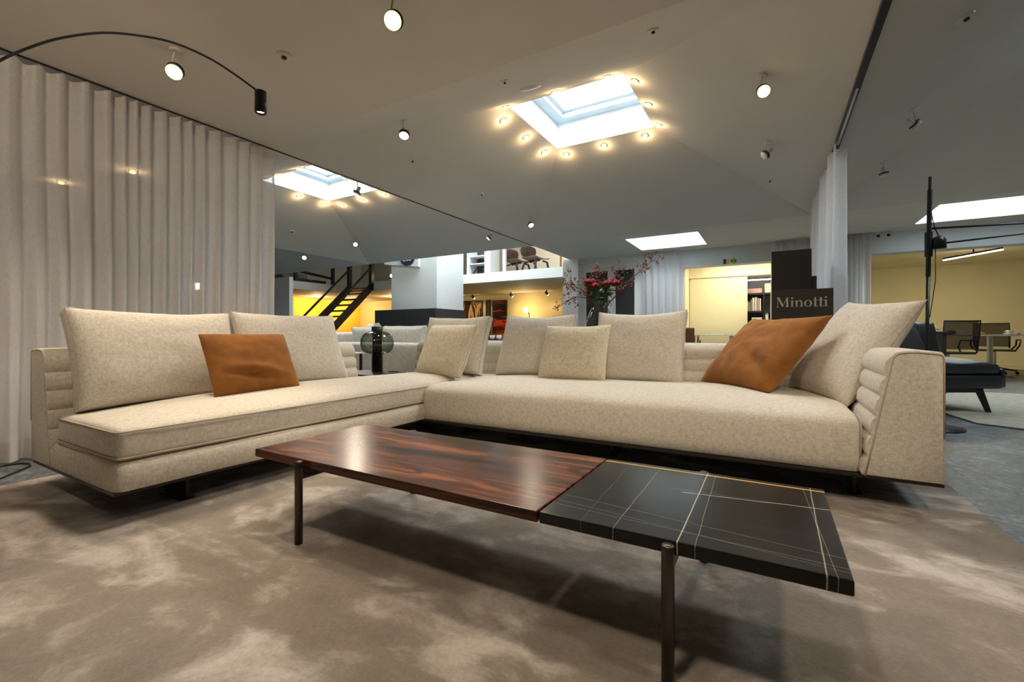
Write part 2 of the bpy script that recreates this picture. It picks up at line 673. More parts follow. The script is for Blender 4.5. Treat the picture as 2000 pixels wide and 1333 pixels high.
def lamp(name, kind, loc, energy, color, parent=None, target=None, **kw):
    d = bpy.data.lights.new(name, kind)
    d.energy = energy
    d.color = color
    for k, v in kw.items():
        setattr(d, k, v)
    o = bpy.data.objects.new(name, d)
    C.objects.link(o)
    if parent is not None:
        off = ORG.get(parent.name, (0, 0, 0))
        o.parent = parent
        o.location = Vector(loc) - Vector(off)
    else:
        o.location = loc
    if target is not None:
        o.rotation_euler = (Vector(target) - Vector(loc)).to_track_quat('-Z', 'Y').to_euler()
    return o


# ================================================================== THE SETTING
Z = 2.42                      # low ceiling level
ZR = 3.10                     # rim of the skylight shafts
PX = 4.35                     # bay width
X0, X1, Y0, Y1 = -3.86, 0.49, 2.36, 7.45
RX0, RX1, RY0, RY1 = -2.33, -1.15, 3.97, 5.16
XL, XR, YB, YF = -16.2, 6.4, -2.6, 9.35

struct(B().box(XL, XR, YB, 14.3, -0.15, 0.0), 'floor', 'stone_floor')


def ceil_z(x, y):
    if y < Y0 or y > Y1:
        return Z
    k = math.floor((x - X0) / PX)
    x -= k * PX
    return Z + (ZR - Z) * min((x - X0) / (RX0 - X0), (X1 - x) / (X1 - RX1), (y - Y0) / (RY0 - Y0), (Y1 - y) / (Y1 - RY1), 1)


def ceil_n(x, y):
    e = 0.01
    return Vector(((ceil_z(x + e, y) - ceil_z(x - e, y)) / (2 * e), (ceil_z(x, y + e) - ceil_z(x, y - e)) / (2 * e), -1)).normalized()


SKY = []                       # (x0,x1,y0,y1,z rim)
c = B()
c.quad((XL, YB, Z), (XL, Y0, Z), (XR, Y0, Z), (XR, YB, Z))
for k in (-2, -1, 0, 1):
    x0, x1, a, b = X0 + k * PX, X1 + k * PX, RX0 + k * PX, RX1 + k * PX
    c.quad((x0, Y0, Z), (a, RY0, ZR), (b, RY0, ZR), (x1, Y0, Z))
    c.quad((x1, Y0, Z), (b, RY0, ZR), (b, RY1, ZR), (x1, Y1, Z))
    c.quad((x1, Y1, Z), (b, RY1, ZR), (a, RY1, ZR), (x0, Y1, Z))
    c.quad((x0, Y1, Z), (a, RY1, ZR), (a, RY0, ZR), (x0, Y0, Z))
    SKY.append((a, b, RY0, RY1, ZR, 0.36))
c.quad((X1 + PX, Y0, Z), (X1 + PX, Y1, Z), (XR, Y1, Z), (XR, Y0, Z))
c.quad((XL, Y0, Z), (XL, Y1, Z), (X0 - 2 * PX, Y1, Z), (X0 - 2 * PX, Y0, Z))
# flat band by the far wall, with two skylight openings
h1 = (-2.21, -1.03, 7.75, 8.90)
h2 = (1.86, 3.30, 7.70, 8.85)
xs = [X0, h1[0], h1[1], h2[0], h2[1], XR]
for i in range(5):
    xa, xb = xs[i], xs[i + 1]
    if i in (1, 3):
        hh = h1 if i == 1 else h2
        c.quad((xa, Y1, Z), (xa, hh[2], Z), (xb, hh[2], Z), (xb, Y1, Z))
        c.quad((xa, hh[3], Z), (xa, YF, Z), (xb, YF, Z), (xb, hh[3], Z))
    else:
        c.quad((xa, Y1, Z), (xa, YF, Z), (xb, YF, Z), (xb, Y1, Z))
SKY.append((*h1, Z, 0.8))
SKY.append((*h2, Z, 0.8))
# fascias towards the double-height hall and its high ceiling
ZA = 4.7
HS = (-8.2, -5.6, 8.2, 9.9)
c.quad((XL, Y1, Z), (X0, Y1, Z), (X0, Y1, ZA), (XL, Y1, ZA))
c.quad((X0, Y1, Z), (X0, 14.2, Z), (X0, 14.2, ZA), (X0, Y1, ZA))
c.quad((XL, Y1, ZA), (HS[0], Y1, ZA), (HS[0], 14.2, ZA), (XL, 14.2, ZA))
c.quad((HS[1], Y1, ZA), (X0, Y1, ZA), (X0, 14.2, ZA), (HS[1], 14.2, ZA))
c.quad((HS[0], Y1, ZA), (HS[1], Y1, ZA), (HS[1], HS[2], ZA), (HS[0], HS[2], ZA))
c.quad((HS[0], HS[3], ZA), (HS[1], HS[3], ZA), (HS[1], 14.2, ZA), (HS[0], 14.2, ZA))
SKY.append((*HS, ZA, 0.4))
ceiling = struct(c, 'ceiling', 'ceiling_paint')

# skylights: white shaft, grey-blue sash, pane
for i, (a, b, y0, y1, z, hgt) in enumerate(SKY):
    cx, cy = (a + b) / 2, (y0 + y1) / 2
    zt = z + hgt
    w = thing('window_%d' % (i + 1), 'skylight', 'window', (cx, cy, z))
    del w['label'], w['category']
    w['kind'] = 'structure'
    s = B()
    s.quad((a, y0, z), (b, y0, z), (b, y0, zt), (a, y0, zt))
    s.quad((b, y0, z), (b, y1, z), (b, y1, zt), (b, y0, zt))
    s.quad((b, y1, z), (a, y1, z), (a, y1, zt), (b, y1, zt))
    s.quad((a, y1, z), (a, y0, z), (a, y0, zt), (a, y1, zt))
    part(s, 'window_shaft', 'shaft_white', w)
    fr = B()
    t = 0.13
    fr.box(a, b, y0, y0 + t, zt - 0.06, zt + 0.06).box(a, b, y1 - t, y1, zt - 0.06, zt + 0.06)
    fr.box(a, a + t, y0 + t, y1 - t, zt - 0.06, zt + 0.06).box(b - t, b, y0 + t, y1 - t, zt - 0.06, zt + 0.06)
    part(fr, 'window_frame', 'window_frame', w)
    sa = B()
    u = t + 0.05
    sa.box(a + t, b - t, y0 + t, y0 + u, zt, zt + 0.05).box(a + t, b - t, y1 - u, y1 - t, zt, zt + 0.05)
    sa.box(a + t, a + u, y0 + u, y1 - u, zt, zt + 0.05).box(b - u, b - t, y0 + u, y1 - u, zt, zt + 0.05)
    part(sa, 'window_sash', 'shaft_white', w)
    part(B().box(a + u, b - u, y0 + u, y1 - u, zt + 0.02, zt + 0.03), 'window_pane', 'glass_clear', w)
    p = lamp('skylight_portal', 'AREA', (cx, cy, zt - 0.07), 1.0, (1, 1, 1), w, (cx, cy, zt - 1), shape='RECTANGLE')
    p.data.size = b - a - 2 * t
    p.data.size_y = y1 - y0 - 2 * t
    p.data.cycles.is_portal = True

# outer walls
struct(B().quad((XL, YB, 0), (XR, YB, 0), (XR, YB, Z), (XL, YB, Z)), 'wall_behind', 'wall_white')
struct(B().quad((XR, YB, 0), (XR, 14.2, 0), (XR, 14.2, Z + 0.1), (XR, YB, Z + 0.1)), 'wall_right', 'wall_white')
struct(B().quad((XL, YB, 0), (XL, Y1, 0), (XL, Y1, Z), (XL, YB, Z)), 'wall_left', 'wall_white')

# far wall with two wide openings
wf = B()
T = 0.28
OX0, OX1, OX2, OX3, OZ = -1.515, 0.72, 1.34, XR, 2.09
wf.box(X0, OX0, YF, YF + T, 0, Z).box(OX1, OX2, YF, YF + T, 0, Z)
wf.box(OX0, OX1, YF, YF + T, OZ, Z).box(OX2, OX3, YF, YF + T, OZ, Z)
wf.box(-4.02, -3.66, YF - 0.16, YF + T, 0, Z)
struct(wf, 'wall_far', 'wall_white')
# rooms behind the far wall
struct(B().quad((-1.9, 9.63, 2.37), (-1.9, 14.1, 2.37), (XR, 14.1, 2.37), (XR, 9.63, 2.37)), 'ceiling_office', 'wall_cream')
struct(B().box(0.95, XR, 14.0, 14.1, 0, 2.5), 'wall_meeting', 'wall_cream')
struct(B().box(0.95, 1.10, 9.63, 14.0, 0, 2.37), 'wall_partition', 'wall_cream')
struct(B().box(-1.95, -1.62, 9.63, 11.6, 0, 2.37), 'wall_office_side', 'wall_cream')
ow = B().box(-1.62, 0.95, 11.45, 11.55, 0, 2.37)
struct(B().box(-1.62, 0.95, 10.80, 10.98, 2.025, 2.37), 'trim_2', 'wall_cream')
struct(ow, 'wall_office', 'wall_cream')
struct(B().box(1.10, XR, 13.97, 14.0, 0, 0.10), 'baseboard_meeting', 'wall_cream')
# low white partition behind the big curtain
struct(B().box(-4.32, -4.22, -2.4, 2.2, 0, 0.66), 'wall_low', 'wall_white')
struct(B().box(-4.22, -4.20, -2.4, 2.2, 0, 0.10), 'baseboard_low', 'shaft_white')

# double-height hall: mezzanine, walls, column, counter
MZ = 2.49
sl = B()
sl.box(-16.1, X0 - 0.16, 10.5, 14.2, 2.23, MZ).box(-16.1, -13.2, Y1 + 0.05, 10.5, 2.23, MZ)
struct(sl, 'trim_1', 'wall_white')
struct(B().quad((-16.0, 10.52, 2.225), (X0 - 0.17, 10.52, 2.225), (X0 - 0.17, 14.0, 2.225), (-16.0, 14.0, 2.225)).quad((-16.0, Y1 + 0.1, 2.225), (-13.22, Y1 + 0.1, 2.225), (-13.22, 10.52, 2.225), (-16.0, 10.52, 2.225)), 'ceiling_mezzanine', 'ceiling_boards')
struct(B().box(-16.0, X0 - 0.16, 14.02, 14.2, 0, 2.23), 'wall_gallery', 'wall_ochre')
struct(B().box(-16.2, -16.0, Y1, 14.2, 0, 2.23), 'wall_gallery_side', 'wall_yellow')
struct(B().box(-16.2, X0, 14.05, 14.2, MZ, ZA), 'wall_upper', 'wall_white')
struct(B().box(-16.2, -16.0, Y1, 14.2, MZ, ZA), 'wall_upper_side', 'wall_white')
struct(B().box(-4.04, -3.86, 9.63, 14.2, 0, ZA), 'wall_gallery_right', 'wall_white')
struct(B().box(-13.25, -11.95, 7.9, 8.02, 0, Z), 'wall_hall', 'wall_white')
struct(B().box(-9.36, -7.71, 9.31, 10.5, 0, ZA), 'column', 'wall_white')

# ceiling curtain rails
def rail(name, x, y0, y1, label, w=0.012, far=False):
    z = Z - 0.008
    o = B().box(x - w / 2, x + w / 2, y0, y1, z, Z + 0.0).obj(name, 'black_metal', loc=(x, y0, z))
    return tag(o, label, 'curtain rail')


rail('curtain_rail', X0, -2.4, 7.45, 'slim dark curtain rail on the ceiling fold above the long sheer curtain')
rr = thing('curtain_rail', 'dark ceiling rail running overhead to the narrow drawn curtain on the right', 'curtain rail', (X1, 1.0, Z - 0.03))
part(B().box(X1 - 0.02, X1 + 0.02, 1.0, 7.4, Z - 0.028, Z), 'channel', 'black_metal', rr)
part(B().box(X1 - 0.008, X1 + 0.008, 3.7, 4.72, Z - 0.034, Z - 0.028), 'runner', 'chrome', rr)

# ================================================================== CURTAINS
def curtain(name, label, p0, p1, z0, z1, pleat, amp, seed, mat='sheer', band=True, gather=0.55, group=None):
    p0, p1 = Vector((*p0, 0)), Vector((*p1, 0))
    L = (p1 - p0).length
    d = (p1 - p0) / L
    nrm = Vector((-d.y, d.x, 0))
    rnd = random.Random(seed)
    n = max(30, int(L / pleat * 20))
    # irregular pleat phase
    ph, phs = 0.0, []
    for i in range(n + 1):
        s = i / n * L
        w = pleat * (1 + 0.85 * noise.noise(Vector((s * 3.4, seed, 0))))
        ph += (L / n) / w * 2 * math.pi
        phs.append(ph)
    zs = [z0 + (z1 - z0) * t for t in (0, 0.03, 0.08, 0.2, 0.35, 0.5, 0.65, 0.8, 0.9, 0.955, 0.985, 1.0)]
    o = thing(name, label, 'curtain', (p0.x, p0.y, z0), group=group)

    def pt(i, z, extra=0.0):
        s = i / n * L
        t = (z - z0) / (z1 - z0)
        a = amp * (0.65 + 0.35 * (1 - t)) * (1 + 0.9 * noise.noise(Vector((s * 3.1, seed + 9, t * 0.8))))
        f = math.sin(phs[i]) + 0.22 * math.sin(2 * phs[i] + 1.3 + s) + 0.18 * noise.noise(Vector((s * 9.0, seed, t * 0.6)))
        drift = 0.03 * noise.noise(Vector((s * 3.0, seed + 3, t * 1.2))) * (1 - t)
        ss = s + 0.25 * pleat * math.sin(2 * phs[i]) * gather * t + 0.05 * noise.noise(Vector((s * 1.1, seed + 17, t * 1.5))) * (1 - t) * t * 2
        pin = -0.018 * (0.5 - 0.5 * math.cos(phs[i])) if t > 0.99 else 0
        return p0 + d * ss + nrm * (a * f + drift + extra) + Vector((0, 0, z + pin))
    b = B()
    vs = [pt(i, z) for z in zs for i in range(n + 1)]
    fs = [(r * (n + 1) + i, r * (n + 1) + i + 1, (r + 1) * (n + 1) + i + 1, (r + 1) * (n + 1) + i) for r in range(len(zs) - 1) for i in range(n)]
    fo = part(b.add(vs, fs, True), 'fabric', mat, o)
    if band:
        hb = B()
        za, zb = z1 - 0.085, z1 - 0.004
        vs = [pt(i, z, -0.004) for z in (za, (za + zb) / 2, zb) for i in range(n + 1)]
        hb.add(vs, [(r * (n + 1) + i, r * (n + 1) + i + 1, (r + 1) * (n + 1) + i + 1, (r + 1) * (n + 1) + i) for r in range(2) for i in range(n)], True)
        part(hb, 'heading_band', 'sheer_band', fo)
        he = B()
        vs = [pt(i, z, -0.004) for z in (z0 + 0.002, z0 + 0.12) for i in range(n + 1)]
        he.add(vs, [(i, i + 1, n + 2 + i, n + 1 + i) for i in range(n)], True)
        part(he, 'hem', 'sheer_band', fo)
        gl = B()
        last = -9
        for i in range(n + 1):
            if phs[i] - last > 2 * math.pi:
                last = phs[i]
                q = pt(i, z1)
                gl.tube([q + Vector((0, 0, -0.03)), q + Vector((0, 0, 0.0)), Vector((p0.x + d.x * i / n * L, p0.y + d.y * i / n * L, z1 + 0.012))], 0.0025, 5)
        part(gl, 'hooks', 'white_lacquer', o)['kind'] = 'stuff'
    return o


curtain('sheer_curtain', 'long white sheer curtain hanging behind the left sofa', (X0, -1.7), (X0, 2.42), 0.015, Z - 0.02, 0.10, 0.046, 3, gather=0.0)
curtain('sheer_curtain', 'narrow white sheer curtain drawn together behind the black sign boards', (X1, 4.66), (X1, 7.35), 0.015, Z - 0.035, 0.24, 0.085, 11, gather=0.2)
curtain('sheer_curtain', 'bluish white curtain by the far wall beside the black wall panels', (-2.27, 9.22), (-1.55, 9.22), 0.015, Z - 0.01, 0.12, 0.055, 21, gather=0.2)
curtain('sheer_curtain', 'pale far curtain hanging behind the tall black board', (-0.02, 9.22), (0.70, 9.22), 0.015, Z - 0.01, 0.14, 0.06, 31, gather=0.2)
curtain('sheer_curtain', 'pale far curtain beside the two small ceiling cameras', (1.02, 9.22), (1.40, 9.22), 0.015, Z - 0.01, 0.10, 0.04, 41, gather=0.2)

# ================================================================== RUGS
rug = B().box(-3.30, 0.765, -2.2, 3.62, 0.0, 0.014, 0.005)
tag(rug.obj('rug', 'carpet', loc=(-1.3, 0.7, 0)), 'large taupe velvety rug under the sofa and the coffee table', 'rug')
r2 = thing('rug', 'pale rug with cut corner and thin dark border under the black daybed', 'rug', (2.6, 6.4, 0))
poly = [(1.44, 8.2), (1.44, 5.72), (1.50, 5.25), (1.75, 5.10), (4.6, 4.9), (4.6, 8.2)]
part(B().prism([(x, y, 0.0) for x, y in poly], (0, 0, 0.008)), 'pile', 'rug_pale', r2, fix=True)
part(B().tube([(x, y, 0.006) for x, y in poly], 0.008, 6, True), 'border', 'rug_border', r2)

# ================================================================== THE SECTIONAL SOFA
def back_profile(a_top, a_bot, z0, z1, nch=6):
    """(depth from the rear face, z) outline of a channel-quilted back or arm"""
    p = [(0.0, z0), (0.0, z0 + 0.2), (0.0, z1 - 0.022), (0.002, z1 - 0.010), (0.010, z1 - 0.001), (0.05, z1 + 0.003), (a_top * 0.5, z1 + 0.006), (a_top - 0.05, z1 + 0.004), (a_top - 0.02, z1 - 0.002)]
    zt = z1 - 0.02
    for k in range(nch):
        for j in range(6):
            if k == 0 and j == 0:
                t0 = 0.0
            t = (k + j / 5.0) / nch
            z = zt + (z0 - zt) * t
            a = a_top + (a_bot - a_top) * t
            b = 0.010 * math.sin(math.pi * j / 5.0) ** 0.7
            if j in (0, 5):
                b = -0.004
            if j == 5 and k < nch - 1:
                continue
            p.append((a + b, z - (0.0 if j else 0.0)))
    return p


def extrude_profile(prof, mapper, s0, s1, r=0.012, step=0.12):
    cz = sum(z for a, z in prof) / len(prof)
    ca = sum(a for a, z in prof) / len(prof)

    def inset(k):
        return [(ca + (a - ca) * (1 - k / 0.13), cz + (z - cz) * (1 - k / 0.30)) for a, z in prof]
    st = [(s0, r), (s0 + r * 0.3, r * 0.45), (s0 + r, 0.0)]
    m = max(1, int((s1 - s0) / step))
    st += [(s0 + r + (s1 - s0 - 2 * r) * i / m, 0) for i in range(1, m)]
    st += [(s1 - r, 0.0), (s1 - r * 0.3, r * 0.45), (s1, r)]
    b = B()
    n = len(prof)
    vs = []
    for s, k in st:
        q = inset(k * 0.5) if k else prof
        vs += [mapper(a, z, s) for a, z in q]
    fs = [(i * n + j, i * n + (j + 1) % n, (i + 1) * n + (j + 1) % n, (i + 1) * n + j) for i in range(len(st) - 1) for j in range(n)]
    fs += [tuple(reversed(range(n))), tuple((len(st) - 1) * n + j for j in range(n))]
    b.add(vs, fs, True)
    return b


def smooth_by_angle(o, ang=50):
    me = o.data
    bm = bmesh.new()
    bm.from_mesh(me)
    bmesh.ops.recalc_face_normals(bm, faces=bm.faces[:])
    for e in bm.edges:
        if len(e.link_faces) == 2 and e.calc_face_angle(0) > R(ang):
            e.smooth = False
    bm.to_mesh(me)
    bm.free()


BZ0, BZ1 = 0.150, 0.690


def flat_under(f):
    def fn(w, u, v, t):
        w = f(w, u, v, t)
        w.z = max(w.z, BZ0 - 0.002)
        return w
    return fn

FZ = 0.138
prof = back_profile(0.185, 0.285, BZ0, BZ1)
prof_arm = back_profile(0.175, 0.272, BZ0, BZ1)


def soft(seed, amt=0.006, sc=3.0):
    def fn(w, u, v, t):
        k = noise.noise(Vector((w.x * sc, w.y * sc, w.z * sc + seed)))
        d = Vector((u if abs(u) > 0.98 else 0, v if abs(v) > 0.98 else 0, 1 if t > 0.9 else 0))
        return w + d * k * amt
    return fn


# --- left run
lf = thing('sectional_sofa', 'left run of the beige woven sofa, with loose bench cushion and low quilted back', 'sofa', (-2.65, 1.9, 0))
LX0, LX1, LY0, LY1 = -3.12, -2.165, 0.712, 3.50
o = part(B().rbox(-2.90, LX1, LY0 + 0.005, LY1, BZ0 - 0.032, 0.262, 0.035, fn=flat_under(soft(1, 0.004))), 'base', 'linen', lf)
sc_ = part(B().rbox(-2.83, LX1 - 0.012, LY0 + 0.015, LY1, 0.262, 0.392, 0.03, top=0.062, fn=soft(2, 0.008, 2.4)), 'seat_cushion', 'linen', lf)


def loop(x0, x1, y0, y1, z, r=0.03, k=5):
    pts = []
    for cx, cy, a0 in ((x1 - r, y1 - r, 0), (x0 + r, y1 - r, 90), (x0 + r, y0 + r, 180), (x1 - r, y0 + r, 270)):
        for i in range(k + 1):
            a = R(a0 + 90 * i / k)
            pts.append((cx + r * math.cos(a), cy + r * math.sin(a), z))
    return pts


pp = B()
pp.tube(loop(-2.831, LX1 - 0.008, LY0 + 0.011, LY1, 0.380), 0.0035, 6, True)
part(pp, 'piping', 'seam', sc_)
part(B().tube(loop(-2.831, LX1 - 0.008, LY0 + 0.011, LY1, 0.278), 0.0035, 6, True), 'piping', 'seam', sc_)
o = part(extrude_profile(prof, lambda a, z, s: (LX0 + a, s, z), LY0, 2.50), 'backrest', 'linen', lf)
smooth_by_angle(o)
pn = part(B().tube([(LX0 + 0.004 + a * 0.95, LY0 + 0.001, z - 0.008) for a, z in back_profile(0.185, 0.285, BZ0, BZ1, 1)[1:9]] + [(LX0 + 0.174 + 0.1 * t, LY0 + 0.001, BZ1 - 0.03 - 0.51 * t) for t in (0, 0.25, 0.5, 0.75, 1)], 0.0032, 6), 'piping', 'seam', lf)
# back of the corner end
o = part(extrude_profile(prof, lambda a, z, s: (s, 3.77 - a, z), -3.22, -2.375), 'backrest', 'linen', lf)
smooth_by_angle(o)
fr = B()
fr.box(LX1 - 0.035, LX1 - 0.003, LY0 + 0.005, LY1, FZ, BZ0).box(LX0 + 0.01, LX1 - 0.035, LY0 + 0.005, LY0 + 0.035, FZ, BZ0)
fr.box(LX0 + 0.01, LX0 + 0.04, LY0 + 0.035, 2.5, FZ, BZ0).box(LX0 + 0.04, LX1 - 0.035, LY0 + 0.035, LY1, FZ + 0.006, BZ0)
part(fr, 'frame', 'bronze_dark', lf)
for (x, y) in ((-2.39, 1.02), (-2.95, 1.02), (-2.39, 2.75), (-2.95, 2.75)):
    part(B().box(x - 0.10, x + 0.10, y - 0.007, y + 0.007, 0.014, FZ).box(x - 0.10, x + 0.10, y - 0.03, y + 0.03, 0.014, 0.022), 'leg', 'bronze_dark', lf)

# --- right run
rt = thing('sectional_sofa', 'right run of the beige woven sofa, with one block seat and a broad arm', 'sofa', (-0.8, 3.1, 0))
QX0, QX1, QY0 = -2.196, 0.345, 2.478


def seat_fn(w, u, v, t):
    k = noise.noise(Vector((w.x * 1.7, w.y * 1.7, 5)))
    if t > 0.5:
        w.z += 0.010 * k * t
        # long rounded front roll
        e = max(0.0, (-v - 0.72) / 0.28)
        w.z -= 0.030 * e * e
    if v < -0.9:
        w.y -= 0.010 * math.sin(math.pi * min(1, max(0, t))) + 0.004 * k
    return w


part(B().rbox(QX0, QX1, QY0, 3.58, BZ0 - 0.040, 0.402, 0.045, top=0.032, fn=flat_under(seat_fn), step=0.05), 'seat', 'linen', rt)
o = part(extrude_profile(prof, lambda a, z, s: (s, 3.77 - a, z), -2.365, 0.43), 'backrest', 'linen', rt)
smooth_by_angle(o)
o = part(extrude_profile(prof_arm, lambda a, z, s: (0.607 - a, s, z), 2.440, 3.772), 'armrest', 'linen', rt)
smooth_by_angle(o)
pa = back_profile(0.175, 0.272, BZ0, BZ1, 1)[1:9]
part(B().tube([(0.603 - a * 0.94, 2.4395, z - 0.010) for a, z in pa] + [(0.607 - 0.164 - 0.094 * t, 2.4395, BZ1 - 0.03 - 0.51 * t) for t in (0, 0.25, 0.5, 0.75, 1)], 0.0035, 6), 'piping', 'seam', rt)
part(B().tube([(QX1 - 0.004, 2.482, z) for z in (0.16, 0.25, 0.33, 0.365)] + [(QX1 - 0.006, 2.50, 0.385), (QX1 - 0.008, 2.56, 0.396)], 0.003, 6), 'piping', 'seam', rt)
fr = B()
fr.box(QX0 + 0.003, 0.60, QY0 - 0.03, QY0 + 0.0, FZ, BZ0).box(QX0 + 0.003, 0.60, QY0, 3.75, FZ + 0.008, BZ0).box(0.575, 0.605, 2.448, 3.75, FZ, BZ0).box(QX1, 0.605, 2.445, 2.475, FZ, BZ0)
part(fr, 'frame', 'bronze_dark', rt)
for (x, y) in ((-1.98, 2.80), (0.335, 2.72), (-0.85, 2.80), (-1.98, 3.6), (0.335, 3.6)):
    part(B().box(x - 0.007, x + 0.007, y - 0.10, y + 0.10, 0.014, FZ).box(x - 0.03, x + 0.03, y - 0.10, y + 0.10, 0.014, 0.022), 'leg', 'bronze_dark', rt)


# ================================================================== CUSHIONS
def cushion(name, label, w, h, t, loc, yaw, lean, seed, mat, gusset=0.0, roll=0.0, wr=0.004, dent=0.0, pipe='seam', group=None, ears=0.04, pw=3.0, fold=None):
    n = 30
    b = B()
    g = gusset / 2
    idx = {}

    def pos(i, j, side):
        u, v = i / n * 2 - 1, j / n * 2 - 1
        # denser at the rim
        u = math.copysign(1 - (1 - abs(u)) ** 1.35, u)
        v = math.copysign(1 - (1 - abs(v)) ** 1.35, v)
        k = max(0.0, (1 - abs(u) ** pw) * (1 - abs(v) ** pw)) ** 0.5
        nz = noise.noise(Vector((u * 2.2 + seed * 3.1, v * 2.2, side * 7.3)))
        nf = noise.noise(Vector((u * 5.5 + seed, v * 5.5, side * 3.3 + 4)))
        half = g + (t / 2 - g) * k * (1 + 0.05 * nz) + wr * nf * k
        if fold and side < 0:
            fu, fv, fa, fw = fold
            dd = (u - fu) * math.sin(fa) + (v - fv) * math.cos(fa)
            along = (u - fu) * math.cos(fa) - (v - fv) * math.sin(fa)
            half -= 0.030 * math.exp(-(dd / fw) ** 2) * math.exp(-(along / 0.5) ** 2)
            half += 0.016 * math.exp(-((dd - 2.2 * fw) / (1.3 * fw)) ** 2) * math.exp(-(along / 0.5) ** 2)
        x = w / 2 * u * (1 - ears * (1 - v * v) * abs(u) ** 2)
        z = h / 2 * v * (1 - ears * (1 - u * u) * abs(v) ** 2) + h / 2
        if v > 0:
            z -= dent * (1 - u * u) * v * v * h
        z += 0.006 * noise.noise(Vector((u * 1.8, seed + 5, v))) * abs(v)
        # the cushion slumps: lower half fuller
        half *= 1.0 + 0.10 * (-v) * k
        return (x, side * half, z)
    for s in (-1, 1):
        for i in range(n + 1):
            for j in range(n + 1):
                rim = i in (0, n) or j in (0, n)
                key = (i, j, 0 if (rim and gusset == 0) else s)
                if key not in idx:
                    idx[key] = len(b.v)
                    b.v.append(pos(i, j, s))
    fs = []

    def I(i, j, s):
        rim = i in (0, n) or j in (0, n)
        return idx[(i, j, 0 if (rim and gusset == 0) else s)]
    for i in range(n):
        for j in range(n):
            fs.append((I(i, j, -1), I(i + 1, j, -1), I(i + 1, j + 1, -1), I(i, j + 1, -1)))
            fs.append((I(i, j + 1, 1), I(i + 1, j + 1, 1), I(i + 1, j, 1), I(i, j, 1)))
    ring = [(i, 0) for i in range(n)] + [(n, j) for j in range(n)] + [(n - i, n) for i in range(n)] + [(0, n - j) for j in range(n)]
    if gusset:
        for a in range(len(ring)):
            p, q = ring[a], ring[(a + 1) % len(ring)]
            fs.append((I(*p, 1), I(*q, 1), I(*q, -1), I(*p, -1)))
    b.f = fs
    b.sm = [True] * len(fs)
    verts = list(b.v)
    o = b.obj(name, mat)
    o.location = loc
    if gusset:
        smooth_by_angle(o, 55)
    o.rotation_euler = (lean, roll, yaw)
    o.rotation_mode = 'XYZ'
    tag(o, label, 'cushion', group)
    ORG[o.name] = (0, 0, 0)
    if pipe:
        sides = (-1, 1) if gusset else (-1,)
        for s in sides:
            p = B().tube([verts[I(*q, s)] for q in ring], 0.0030 if gusset else 0.0024, 5, True).obj('piping', pipe, o)
    return o


LEAN = -R(22)
cushion('back_cushion', 'large beige back cushion at the open end of the left sofa', 0.74, 0.505, 0.21, (-2.755, 1.145, 0.405), R(90), -R(21), 1, 'linen', 0.075, dent=0.02)
cushion('back_cushion', 'large beige back cushion beside the tan pillow, nearer the sofa corner', 0.74, 0.50, 0.21, (-2.755, 1.90, 0.425), R(90), -R(21), 2, 'linen', 0.075, dent=0.02)
cushion('throw_pillow', 'tan suede pillow propped on the left sofa', 0.48, 0.375, 0.13, (-2.49, 1.475, 0.435), R(88), -R(29), 3, 'suede', 0, pipe=None, ears=0.03, wr=0.006, fold=(-0.1, -0.55, 0.25, 0.10))
cushion('back_cushion', 'beige back cushion in the sofa corner, half hidden by a smaller one', 0.66, 0.53, 0.19, (-2.46, 3.13, 0.415), R(2), -R(20), 4, 'linen', 0.06, dent=0.02)
cushion('throw_pillow', 'small beige pillow in front in the sofa corner', 0.56, 0.46, 0.16, (-2.37, 2.86, 0.42), R(-10), -R(24), 5, 'linen_small', 0, ears=0.02)
cushion('back_cushion', 'beige back cushion left of the flower vase, its upper corner raised', 0.66, 0.545, 0.20, (-1.72, 3.27, 0.415), 0, -R(22), 6, 'linen', 0.05, dent=0.035)
cushion('throw_pillow', 'small cream pillow in front between the two large back cushions', 0.53, 0.445, 0.16, (-1.29, 3.08, 0.42), R(2), -R(22), 7, 'linen_small', 0, ears=0.035, dent=0.02)
cushion('back_cushion', 'large beige back cushion right of the flower vase', 0.66, 0.56, 0.20, (-0.86, 3.25, 0.41), 0, -R(22), 8, 'linen', 0.05, dent=0.045)
cushion('back_cushion', 'large beige cushion leaning over the right arm of the sofa', 0.62, 0.66, 0.20, (0.215, 3.18, 0.40), -R(66), -R(33), 9, 'linen', 0.0, roll=R(3), ears=0.035, dent=0.03)
cushion('throw_pillow', 'big tan suede pillow leaning on the beige cushion by the right arm', 0.64, 0.62, 0.20, (-0.225, 3.165, 0.43), -R(49), -R(44), 10, 'suede', 0, pipe=None, ears=0.05, wr=0.012, dent=0.06, fold=(0.35, -0.45, 0.55, 0.10))

# ================================================================== COFFEE TABLE
TZ = 0.311
ct = thing('coffee_table', 'low coffee table with a rosewood top and a black marble top on bronze legs', 'coffee table', (-0.81, 1.297, 0))
part(B().box(-1.757, -0.517, 1.017, 1.577, TZ - 0.030, TZ, 0.0025), 'wood_top', 'rosewood', ct)['label'] = 'rosewood top'
mo = B().box(-0.511, 0.131, 1.017, 1.577, TZ - 0.030, TZ, 0.0035).obj('marble_top', 'black_marble', loc=(-0.19, 1.297, 0))
mo.parent = ct
mo.location = Vector((-0.19, 1.297, 0)) - Vector((-0.81, 1.297, 0))
mo['label'] = 'black marble top with fine white veins'
vst = B().box(-0.510, 0.130, 1.543, 1.550, TZ - 0.003, TZ + 0.0006)  # thin gold-coloured strip on the marble near its rear edge
vst.v = [(p[0] + 0.19, p[1] - 1.297, p[2]) for p in vst.v]
vo_ = vst.obj('golden_line', 'gold_tone', mo)
vo_['label'] = 'golden line along the rear edge'
